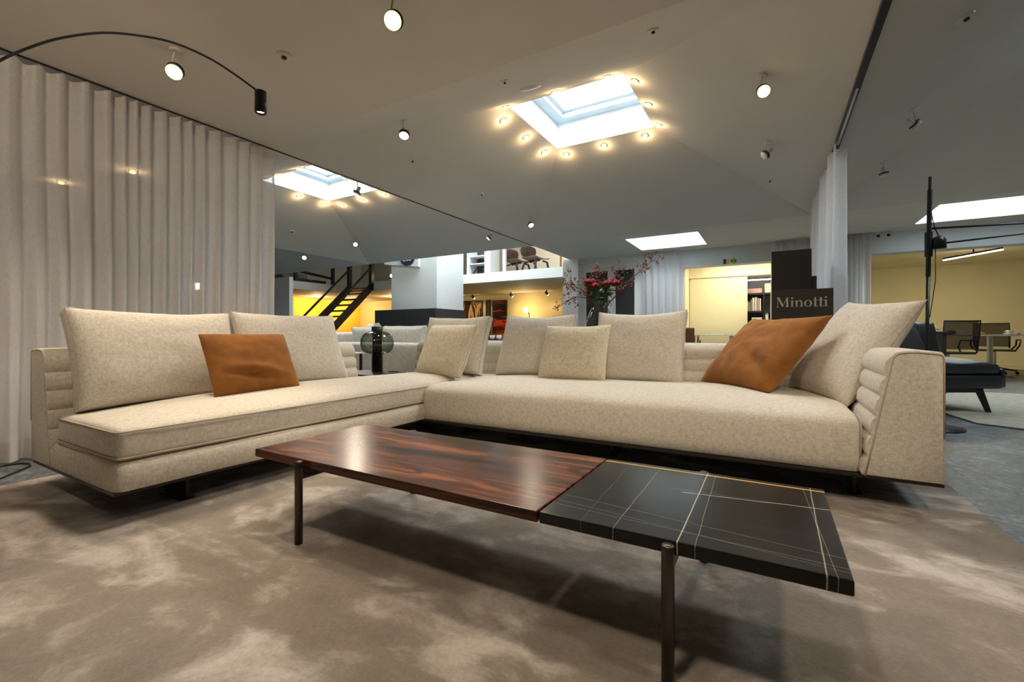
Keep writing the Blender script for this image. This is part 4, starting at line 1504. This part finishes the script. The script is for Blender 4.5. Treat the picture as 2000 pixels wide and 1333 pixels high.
its = [('white storage box low on the top of the bookshelf', 'box', 'paper', -0.13, 0.18, 1.66, 0.20), ('blue-grey storage box stacked on the bookshelf top', 'box', 'box_blue', 0.02, 0.20, 1.862, 0.12), ('flat stack of pink folders on the bookshelf', 'folder', 'book_pink', -0.50, -0.18, 1.66, 0.10), ('white file box in the right bookshelf bay', 'box', 'paper', 0.0, 0.30, 1.272, 0.16), ('small white carton on the middle shelf', 'box', 'paper', -0.38, -0.18, 0.872, 0.26), ('grey box with pink rim on the middle shelf', 'box', 'book_grey', -0.02, 0.20, 0.872, 0.34), ('cream binder upright beside the grey box', 'binder', 'paper', -0.12, -0.06, 0.872, 0.36), ('dark pot on the middle shelf at the far left', 'pot', 'cup_brown', -0.51, -0.42, 0.872, 0.18)]
for lab, cat, m, xa, xb, z, h in its:
    tag(B().box(xa, xb, 11.05, 11.30, z, z + h, 0.006).obj(cat, m, loc=((xa + xb) / 2, 11.17, z)), lab, cat)
dk = thing('desk', 'slim desk with metal frame legs in the cream office', 'desk', (-1.05, 10.3, 0))
part(B().box(-1.42, -0.70, 10.0, 10.6, 0.735, 0.758, 0.003), 'desk_top', 'white_lacquer', dk)
for x in (-1.40, -0.72):
    for y in (10.02, 10.58):
        part(B().box(x - 0.02, x + 0.02, y - 0.02, y + 0.02, 0, 0.735), 'leg', 'chrome', dk)
for lab, x, w in (('loose sheets of paper at the left on the office desk', -1.28, 0.1), ('open booklet in the middle of the office desk', -1.0, 0.13)):
    tag(B().box(x - w, x + w, 10.12, 10.32, 0.758, 0.77).obj('paper_sheets', 'paper', loc=(x, 10.2, 0.758)), lab, 'papers')
ch = thing('leather_chair', 'brown leather chair with black arms beside the office desk', 'chair', (-1.52, 9.95, 0))
part(B().rbox(-1.62, -1.36, 9.72, 9.78, 0.60, 0.90, 0.02), 'backrest', 'leather_brown', ch)
part(B().rbox(-1.72, -1.30, 9.75, 10.15, 0.42, 0.47, 0.02), 'seat', 'leather_brown', ch)
for x in (-1.72, -1.30):
    part(B().tube([(x, 9.74, 0.0), (x, 9.74, 0.64), (x, 10.12, 0.64), (x, 10.12, 0.0)], 0.012, 6), 'side_frame', 'black_metal', ch)
part(B().tube([(-1.58, 9.74, 0.88), (-1.60, 9.74, 0.97), (-1.63, 9.74, 0.90)], 0.014, 6), 'headrest_bar', 'black_metal', ch)
lamp('office_fill_light', 'AREA', (-0.5, 10.2, 2.34), 21, (1, 0.88, 0.62), None, (-0.5, 10.3, 0), shape='RECTANGLE', size=1.2, size_y=0.5)  # area light without a fixture, added to brighten the office
# stickers over the opening
s1 = thing('wall_sign', 'tiny pale sign with a dark mark above the office opening', 'sign', (-0.745, YF - 0.005, 2.13))
part(B().box(-0.80, -0.69, YF - 0.006, YF, 2.09, 2.19), 'plate', 'book_pink', s1)
part(B().box(-0.79, -0.745, YF - 0.009, YF - 0.006, 2.095, 2.185), 'mark', 'black_board', s1)
s2 = thing('wall_sign', 'round green sign with dark marks above the office opening', 'sign', (-0.62, YF - 0.005, 2.14))
part(B().cyl((-0.62, YF, 2.14), (-0.62, YF - 0.012, 2.14), 0.055, n=28), 'disc', 'mint', s2)
for x in (-0.645, -0.595):
    part(B().box(x - 0.012, x + 0.012, YF - 0.015, YF - 0.012, 2.125, 2.155), 'mark', 'black_board', s2)
# black panels on the far wall
for x0, x1, lab in ((-3.52, -3.035, 'narrow black wall panel left of the bouquet, on the far wall'), (-2.865, -2.465, 'narrow black wall panel right of the bouquet, on the far wall')):
    t = thing('wall_panel', lab, 'wall panel', ((x0 + x1) / 2, YF, 0.2))
    part(B().box(x0, x1, YF - 0.03, YF, 0.2, 2.12, 0.002), 'panel', 'black_board', t)
    part(B().box(x0 - 0.02, x0, YF - 0.034, YF, 0.2, 2.13).box(x0 - 0.02, x1 + 0.02, YF - 0.034, YF, 2.12, 2.135).box(x1, x1 + 0.015, YF - 0.034, YF, 0.2, 2.13), 'edge_trim', 'white_lacquer', t)

# ================================================================== HALL: COUNTER, STAIR, GALLERY, MEZZANINE
tag(B().box(-9.80, -7.58, 9.10, 9.305, 0, 1.45).box(-7.705, -7.58, 9.305, 10.45, 0, 1.45).box(-9.80, -9.365, 9.305, 10.45, 0, 1.45).obj('counter', 'charcoal_block', loc=(-8.7, 9.8, 0)), 'charcoal block counter wrapped round the foot of the white column', 'counter')
sr = thing('staircase', 'open black steel staircase climbing to the mezzanine', 'staircase', (-11.95, 8.9, 0))
SX0, SX1 = -12.45, -11.45
ya, yb_ = 7.82, 10.46
sl_ = MZ / (yb_ - ya)
for x in (SX0, SX1):
    part(B().prism([(x, ya, 0.0), (x, ya + 0.3, 0.0), (x, yb_, MZ - 0.30), (x, yb_, MZ), (x, ya + 0.02, 0.06)], (0.05 if x == SX1 else -0.05, 0, 0)), 'stringer', 'black_metal', sr, fix=True)
    xo = x + (0.03 if x == SX1 else -0.03)
    part(B().tube([(xo, ya + 0.1, 0.55), (xo, yb_ - 0.05, MZ + 0.45), (xo, yb_, MZ + 0.5)], 0.035, 6), 'handrail', 'black_metal', sr)
    part(B().box(xo - 0.06, xo + 0.06, yb_ - 0.06, yb_ + 0.06, MZ - 0.28, MZ + 0.75), 'newel_post', 'black_metal', sr)
    part(B().box(xo - 0.03, xo + 0.03, ya + 0.08, ya + 0.14, 0, 0.58), 'newel_post', 'black_metal', sr)
nt = 13
for k in range(1, nt):
    y = ya + (yb_ - ya) * k / nt
    z = MZ * k / nt
    part(B().box(SX0, SX1, y - 0.02, y + 0.22, z - 0.04, z), 'tread', 'stair_wood', sr)
# railing of the mezzanine on the left
rl = thing('railing', 'dark railing along the left mezzanine edge', 'railing', (-13.15, 9.2, MZ))
part(B().tube([(-13.2, 8.0, MZ + 0.42), (-13.2, 10.4, MZ + 0.20)], 0.045, 6), 'rail', 'black_metal', rl)
for y in (8.95, 10.35):
    part(B().box(-13.24, -13.16, y - 0.05, y + 0.05, MZ, MZ + 0.75), 'post', 'black_metal', rl)
dy = thing('daybed', 'dark daybed with a grey roll cushion on the left mezzanine', 'daybed', (-13.9, 9.2, MZ))
part(B().box(-14.4, -13.5, 8.3, 10.3, MZ + 0.05, MZ + 0.13), 'frame', 'black_metal', dy)
part(B().rbox(-14.4, -13.5, 8.7, 9.6, MZ + 0.13, MZ + 0.28, 0.05), 'roll_cushion', 'book_grey', dy)
for y in (8.35, 10.2):
    part(B().box(-14.3, -13.6, y - 0.03, y + 0.03, MZ, MZ + 0.05), 'leg', 'black_metal', dy)
# cabinet right of the stair on the mezzanine
cb = thing('cabinet', 'dark cabinet with red-brown posts on the mezzanine right of the stair', 'cabinet', (-10.7, 11.6, MZ))
part(B().box(-11.5, -9.9, 11.9, 12.0, MZ, MZ + 0.95), 'back_panel', 'book_grey', cb)
part(B().box(-11.5, -9.9, 11.5, 12.0, MZ + 0.55, MZ + 0.72), 'top_box', 'black_board', cb)
for x in (-11.45, -10.25, -9.92):
    part(B().box(x - 0.04, x + 0.04, 11.5, 11.58, MZ, MZ + 0.55), 'post', 'plywood_dark', cb)
# round sign on a white beam above the hall
hb = thing('round_sign', 'navy round sign with white strokes on a white beam under the ceiling edge', 'sign', (-8.9, 9.1, 2.75))
part(B().prism([(-9.55, 9.22, 2.76), (-8.28, 9.22, 2.60), (-8.28, 9.22, 3.25), (-9.55, 9.22, 3.25)], (0, 0.08, 0)), 'beam', 'wall_white', hb, fix=True)
dsc = part(B().cyl((-8.66, 9.22, 2.93), (-8.66, 9.19, 2.93), 0.28, n=32), 'disc', 'navy', hb)
for x0, sl2 in ((-8.80, 0.05), (-8.68, 0.02), (-8.58, -0.04)):
    part(B().prism([(x0, 9.185, 2.78), (x0 + 0.06, 9.185, 2.78), (x0 + 0.06 + sl2, 9.185, 3.05), (x0 + sl2, 9.185, 3.05)], (0, 0.005, 0)), 'stroke', 'white_lacquer', dsc, fix=True)


def shell_chair(label, x, y, rz):
    t = thing('shell_chair', label, 'chair', (x, y, MZ), rz, group='plywood chairs on the mezzanine', local=True)
    t.scale = (1.2, 1.2, 1.1)
    part(B().rbox(-0.27, 0.27, 0.24, 0.28, 0.42, 0.74, 0.018, fn=lambda w, u, v, tt: Vector((w.x * (1 - 0.35 * abs(tt - 0.55) ** 1.5), w.y - 0.05 * u * u, w.z - 0.06 * u ** 4 * (tt - 0.5) * 2))), 'backrest', 'plywood_dark', t)
    part(B().rbox(-0.24, 0.24, -0.26, 0.20, 0.33, 0.36, 0.014, fn=lambda w, u, v, tt: Vector((w.x, w.y, w.z + 0.04 * u * u - 0.03 * (1 if v < -0.5 else 0) * (abs(v) - 0.5)))), 'seat', 'plywood_dark', t)
    part(B().tube([(0, -0.15, 0.32), (0, 0.15, 0.30), (0, 0.24, 0.40), (0, 0.25, 0.58)], 0.03, 6), 'spine', 'mesh_black', t)
    for s in (-1, 1):
        part(B().tube([(0.10 * s, -0.16, 0.30), (0.20 * s, -0.20, 0.27), (0.24 * s, -0.24, 0.0)], 0.024, 6), 'leg', 'mesh_black', t)
        part(B().tube([(0.10 * s, 0.12, 0.28), (0.19 * s, 0.16, 0.25), (0.23 * s, 0.22, 0.0)], 0.024, 6), 'leg', 'mesh_black', t)


shell_chair('dark plywood chair on the mezzanine behind the white post', -6.42, 11.35, R(75))
shell_chair('dark plywood chair on the mezzanine right of the white post', -5.75, 11.2, R(75))
tag(B().box(-6.42, -6.34, 10.56, 10.64, MZ, ZA - 0.01).obj('post', 'wall_white', loc=(-6.38, 10.6, MZ)), 'slim white post between the two mezzanine chairs', 'post')
sh = thing('wall_shelf', 'white shelf niche with dark wire frame on the mezzanine', 'shelf', (-7.35, 10.9, MZ))
part(B().box(-7.66, -7.60, 10.6, 11.1, MZ, ZA), 'side_panel', 'wall_white', sh)
part(B().box(-7.05, -6.85, 10.6, 11.1, MZ, ZA), 'side_panel', 'wall_white', sh)
part(B().box(-7.60, -7.05, 11.05, 11.1, MZ, ZA), 'back_panel', 'charcoal_block', sh)
for z in (0.30, 0.52):
    part(B().box(-7.60, -7.05, 10.65, 11.05, MZ + z, MZ + z + 0.025), 'shelf', 'wall_white', sh)
part(B().tube([(-7.55, 10.75, MZ + 0.05), (-7.4, 10.75, MZ + 0.2), (-7.25, 10.75, MZ + 0.2), (-7.1, 10.75, MZ + 0.05)], 0.02, 6), 'wire_frame', 'black_metal', sh)
tag(B().cyl((-5.05, 11.4, MZ), (-5.05, 11.4, ZA), 0.025).obj('pole', 'cup_brown', loc=(-5.05, 11.4, MZ)), 'thin dark pole standing right of the mezzanine chairs', 'pole')
tag(B().box(-4.5, -4.1, 13.6, 13.9, MZ, MZ + 0.5, 0.01).obj('side_cabinet', 'plywood_dark', loc=(-4.3, 13.75, MZ)), 'small brown cabinet at the right end of the mezzanine', 'cabinet')

# gallery under the mezzanine
def picture(label, x0, x1, z0, z1, mat, y=14.02):
    t = thing('painting', label, 'painting', ((x0 + x1) / 2, y, z0))
    part(B().box(x0, x1, y - 0.05, y - 0.012, z0, z1), 'canvas', mat, t)
    part(B().box(x0 - 0.03, x0, y - 0.06, y, z0, z1).box(x1, x1 + 0.03, y - 0.06, y, z0, z1).box(x0 - 0.03, x1 + 0.03, y - 0.06, y, z1, z1 + 0.03), 'frame', 'black_board', t)
    return t


picture('large dark abstract painting with amber shapes in the gallery', -10.75, -9.42, 0.5, 2.02, 'painting_amber')
picture('tall abstract painting with red bands in the gallery', -8.90, -8.35, 0.45, 1.99, 'painting_red')
picture('very narrow dark painting between the two abstract paintings', -9.20, -9.08, 0.5, 2.02, 'black_board')
tag(B().rbox(-8.75, -8.25, 13.3, 13.75, 0.0, 0.80, 0.05).obj('armchair', 'cup_brown', loc=(-8.5, 13.5, 0)), 'tan armchair below the red painting', 'armchair')
gl = thing('floor_lamp', 'thin standing lamp with a bare glowing bulb in the gallery', 'floor lamp', (-7.15, 13.6, 0))
part(B().cyl((-7.20, 13.6, 0.02), (-7.20, 13.6, 1.5), 0.012), 'pole', 'black_metal', gl)
part(B().lathe([(0, 0), (0.14, 0), (0.14, 0.02), (0, 0.02)], (-7.20, 13.6, 0)), 'base', 'black_metal', gl)
part(B().tube([(-7.20, 13.6, 1.45), (-7.28, 13.6, 1.60)], 0.012, 6), 'neck', 'black_metal', gl)
part(B().ball((-7.33, 13.6, 1.60), 0.085, 14), 'bulb', glow('bulb_glow', (1, 0.75, 0.38), 30), gl)
lamp('gallery_lamp_light', 'POINT', (-7.33, 13.45, 1.60), 12, WARM, gl, shadow_soft_size=0.09)
for i, (x, lab) in enumerate(((-9.9, 'left ceiling spot above the amber painting'), (-9.35, 'right ceiling spot above the amber painting'), (-7.75, 'lit ceiling spot above the gallery standing lamp'), (-6.4, 'ceiling spot at the right end of the gallery'))):
    t = thing('gallery_spot', lab, 'spotlight', (x, 13.3, 2.22))
    part(B().cyl((x, 13.3, 2.22), (x, 13.3, 2.16), 0.02), 'stem', 'black_metal', t)
    part(B().cyl((x, 13.26, 2.15), (x, 13.36, 2.10), 0.04, 0.05), 'head', 'black_metal', t)
    part(B().ball((x, 13.375, 2.09), 0.038, 10), 'bulb', glow('bulb_spot', (1, 0.8, 0.5), 20), t)
    lamp('gallery_spot_light', 'SPOT', (x, 13.42, 2.08), 9, WARM, t, (x, 14.0, 1.0), spot_size=R(110), spot_blend=0.8, shadow_soft_size=0.04)
for i, (x, y, e, lab) in enumerate(((-15.2, 11.2, 38, 'left added downlight in the yellow space under the mezzanine'), (-15.2, 12.9, 38, 'rear added downlight in the yellow space under the mezzanine'), (-12.6, 12.6, 26, 'added downlight behind the staircase'))):  # downlights added to light the space under the mezzanine
    t = thing('downlight', lab, 'downlight', (x, y, 2.2))
    part(B().lathe([(0.05, 0.02), (0.06, 0.0), (0.045, 0.0)], (x, y, 2.2)), 'ring', 'chrome', t)
    part(B().lathe([(0, 0.012), (0.046, 0.012)], (x, y, 2.2)), 'lens', glow('bulb_spot', (1, 0.8, 0.5), 20), t)
    lamp('downlight_fill', 'POINT', (x, y, 1.9), e, WARM, t, shadow_soft_size=0.08)
t = thing('pendant_lamp', 'small glowing lamp on the mezzanine beside the stair head', 'lamp', (-10.95, 10.9, 2.7))
part(B().ball((-10.95, 10.9, 2.72), 0.055, 12), 'bulb', glow('bulb_glow', (1, 0.75, 0.38), 30), t)
part(B().cyl((-10.95, 10.9, MZ), (-10.95, 10.9, 2.68), 0.012), 'stem', 'black_metal', t)
lamp('mezzanine_fill_light', 'POINT', (-6.0, 12.6, 4.2), 45, (1, 0.84, 0.62), None, shadow_soft_size=0.2)  # bare point light added to fill the upper mezzanine

# ================================================================== CEILING FIXTURES
def ceiling_spot(label, x, y, aim, lit, energy, tgt=None, scale=0.88):
    z = ceil_z(x, y)
    t = thing('ceiling_spotlight', label, 'spotlight', (x, y, z), group='swivel ceiling spotlights')
    s = scale
    nrm = ceil_n(x, y)
    part(B().cyl((x, y, z) + nrm * -0.004 if False else Vector((x, y, z)) - nrm * 0.002, Vector((x, y, z)) + nrm * 0.016 * s, 0.036 * s), 'mount', 'fixture_cream', t)
    P0 = Vector((x, y, z))
    d = Vector(aim).normalized()
    hc = P0 + Vector((0, 0, -0.135 * s)) + d * 0.01
    side = d.cross(Vector((0, 0, 1))).normalized()
    st = B()
    st.tube([P0, P0 + side * 0.008 + Vector((0, 0, -0.03 * s)), hc + side * 0.024 * s], 0.006 * s, 6)
    part(st, 'stem', 'fixture_cream', t)
    hd_ = B().lathe([(0, -0.075 * s), (0.020 * s, -0.073 * s), (0.024 * s, -0.02 * s), (0.030 * s, 0.0), (0.046 * s, 0.022 * s), (0.050 * s, 0.030 * s), (0.046 * s, 0.034 * s)], hc, 22, True, d)
    ho = part(hd_, 'head', 'fixture_cream', t)
    part(B().lathe([(0.030 * s, -0.004 * s), (0.052 * s, -0.004 * s), (0.052 * s, 0.006 * s), (0.030 * s, 0.006 * s)], hc, 22, True, d), 'ring', 'black_metal', ho)
    m = {2: glow('lens_bright', (1, 0.72, 0.20), 3.0), 1: glow('lens_dim', (1, 0.85, 0.58), 2.5), 0: MATS['porcelain']}[lit]
    part(B().lathe([(0.047 * s, 0.030 * s), (0.040 * s, 0.037 * s), (0.02 * s, 0.042 * s), (0, 0.043 * s)], hc, 20, True, d), 'lens', m, ho)
    if energy:
        p = hc + d * 0.055 * s
        lamp('spotlight_beam', 'SPOT', p, energy, WARM2, t, p + d if tgt is None else tgt, spot_size=R(95), spot_blend=0.8, shadow_soft_size=0.10)
    return t


E_ = SPOT_W
ceiling_spot('brightly lit ceiling spotlight above the long sheer curtain', -3.003, 1.275, (0.55, -0.45, -0.7), 2, E_ * 1.3, (-2.9, 0.7, 0.3))
ceiling_spot('brightly lit ceiling spotlight at the top edge of the picture', -1.599, 1.609, (0.45, -0.75, -0.7), 2, E_, (-1.0, 1.0, 0.0))
ceiling_spot('brightly lit ceiling spotlight right of the large skylight', -0.055, 3.716, (0.15, -0.8, -0.55), 2, E_, (-0.6, 2.2, 0.2))
ceiling_spot('brightly lit ceiling spotlight above the staircase', -7.419, 6.365, (0.75, -0.6, -0.35), 2, E_, (-5.8, 4.8, 0))
ceiling_spot('ceiling spotlight aimed down toward the sofa corner, left of the large skylight', -2.844, 2.987, (0.25, -0.45, -0.9), 1, E_, (-2.7, 2.0, 0.4))
ceiling_spot('ceiling spotlight in front of the left skylight', -4.00, 3.462, (-0.3, -0.3, -0.9), 1, E_ * 0.5, (-4.8, 4.0, 0))
ceiling_spot('ceiling spotlight near the far end of the left curtain rail', -4.20, 6.48, (-0.6, -0.4, -0.7), 1, E_ * 0.4)
ceiling_spot('ceiling spotlight right of the far end of the left curtain rail', -3.339, 6.349, (0.5, -0.4, -0.75), 1, E_ * 0.5, (-2.6, 5.2, 0.4))
ceiling_spot('ceiling spotlight below the brightly lit one on the right', -0.04, 5.007, (-0.6, -0.25, -0.5), 0, 0)
ceiling_spot('ceiling spotlight farthest right, beyond the overhead rail', 1.028, 4.952, (0.65, 0.2, -0.55), 0, 0)
ceiling_spot('ceiling spotlight above the pole lamp, beyond the narrow curtain', 1.075, 6.369, (0.15, 0.0, -1), 0, E_ * 0.25, (1.8, 6.6, 0))
ceiling_spot('small ceiling spotlight at the far left, past the second ceiling fold', -8.35, 5.86, (0.6, -0.6, -0.4), 1, 0)
ceiling_spot('unseen ceiling spotlight added to light the long sheer curtain', -1.7, -0.3, (-0.7, 0.45, -0.5), 2, E_ * 1.0, (-3.86, 0.9, 1.3))  # added out of view to brighten the curtain
ceiling_spot('unseen ceiling spotlight added near the viewpoint over the rug', -0.4, 0.3, (-0.2, 0.5, -0.8), 2, E_, (-0.6, 1.6, 0.2))  # out-of-frame lamp added to light the rug and table
ceiling_spot('unseen ceiling spotlight added near the viewpoint on the right side', 0.9, 0.9, (-0.2, 0.5, -0.8), 2, E_, (-0.2, 2.6, 0.4))  # another added lamp outside the frame, lights the right sofa

# recessed downlights round the skylights
ring = [(-2.468, 4.073), (-2.459, 4.56), (-2.459, 5.045), (-2.265, 5.287), (-1.764, 5.278), (-1.269, 5.266), (-1.07, 5.058), (-1.061, 4.55), (-1.074, 4.078), (-1.253, 3.82), (-1.754, 3.827), (-2.30, 3.84)]
names = ['near end of the left side', 'middle of the left side', 'far end of the left side', 'left end of the far side', 'middle of the far side', 'right end of the far side', 'far end of the right side', 'middle of the right side', 'near end of the right side', 'right end of the near side', 'middle of the near side', 'left end of the near side']


def downlight(label, x, y, grp, e):
    z = ceil_z(x, y)
    nrm = ceil_n(x, y)
    t = thing('downlight', label, 'downlight', (x, y, z), group=grp)
    P0 = Vector((x, y, z))
    ro = part(B().lathe([(0.026, 0.0), (0.042, 0.0), (0.042, 0.006), (0.030, 0.008), (0.026, 0.004)], P0, 22, True, nrm), 'ring', 'chrome', t)
    part(B().lathe([(0.028, 0.003), (0.026, 0.014), (0.016, 0.024), (0, 0.028)], P0, 18, True, nrm), 'lens', glow('lens_down', (1, 0.62, 0.15), 5.0), ro)
    p = P0 + nrm * 0.06
    lamp('downlight_beam', 'POINT', p, e, WARM, t, shadow_soft_size=0.025)


for (x, y), nm in zip(ring, names):
    downlight('lit downlight at the %s of the large skylight' % nm, x, y, 'downlights round the large skylight', DOWN_W)
ringL = [(-6.779, 4.645, 'middle of the left side'), (-6.781, 5.137, 'far end of the left side'), (-6.55, 5.327, 'left end of the far side'), (-6.024, 5.308, 'middle of the far side'), (-5.50, 5.29, 'right end of the far side'), (-5.42, 4.95, 'far end of the right side'), (-5.42, 4.45, 'middle of the right side'), (-5.60, 3.83, 'right end of the near side'), (-6.173, 3.84, 'middle of the near side')]
for x, y, nm in ringL:
    downlight('lit downlight at the %s of the left skylight' % nm, x, y, 'downlights round the left skylight', DOWN_W)
for x, y, lab in ((-6.66, 1.75, 'lit downlight glowing through the left part of the sheer curtain'), (-5.6, 2.0, 'second downlight behind the sheer curtain')):
    downlight(lab, x, y, 'downlights behind the curtain', DOWN_W * 2)

# small discs: sensors, sprinklers, speaker
discs = [(-2.502, 1.621, 0.045, 'round smoke sensor between two lit spotlights left of the ceiling fold'), (-0.608, 2.71, 0.035, 'small ceiling sensor near the top edge, right of the large skylight'), (-1.662, 2.757, 0.028, 'tiny ceiling sensor just left of the round speaker'), (-3.357, 3.642, 0.032, 'small ceiling sensor below the spotlight left of the large skylight'), (-3.359, 4.976, 0.032, 'small ceiling sensor midway along the left ceiling slope'), (0.992, 3.644, 0.045, 'round sensor at the top right beyond the overhead rail'), (-0.012, 6.252, 0.036, 'small ceiling sensor left of the narrow curtain'), (-7.656, 5.112, 0.045, 'small ceiling sensor below the left skylight')]
for x, y, r, lab in discs:
    z, nrm = ceil_z(x, y), ceil_n(x, y)
    t = thing('ceiling_sensor', lab, 'sensor', (x, y, z), group='ceiling sensors')
    part(B().lathe([(0, 0.0), (r, 0.0), (r, 0.006), (r * 0.7, 0.012), (0, 0.012)], (x, y, z), 22, True, nrm), 'cover', 'fixture_cream', t)
    part(B().lathe([(0, 0.012), (r * 0.33, 0.012), (r * 0.3, 0.024), (0, 0.024)], (x, y, z), 14, True, nrm), 'eye', 'black_metal', t)
x, y = -1.739, 3.298
z, nrm = ceil_z(x, y), ceil_n(x, y)
t = thing('ceiling_speaker', 'round recessed ceiling speaker beside the large skylight', 'speaker', (x, y, z))
part(B().lathe([(0, 0.002), (0.072, 0.002), (0.072, 0.005), (0, 0.005)], (x, y, z), 30, True, nrm), 'grille', 'book_grey', t)
part(B().lathe([(0.070, 0.0), (0.085, 0.0), (0.085, 0.008), (0.072, 0.010)], (x, y, z), 30, True, nrm), 'rim', 'white_lacquer', t)
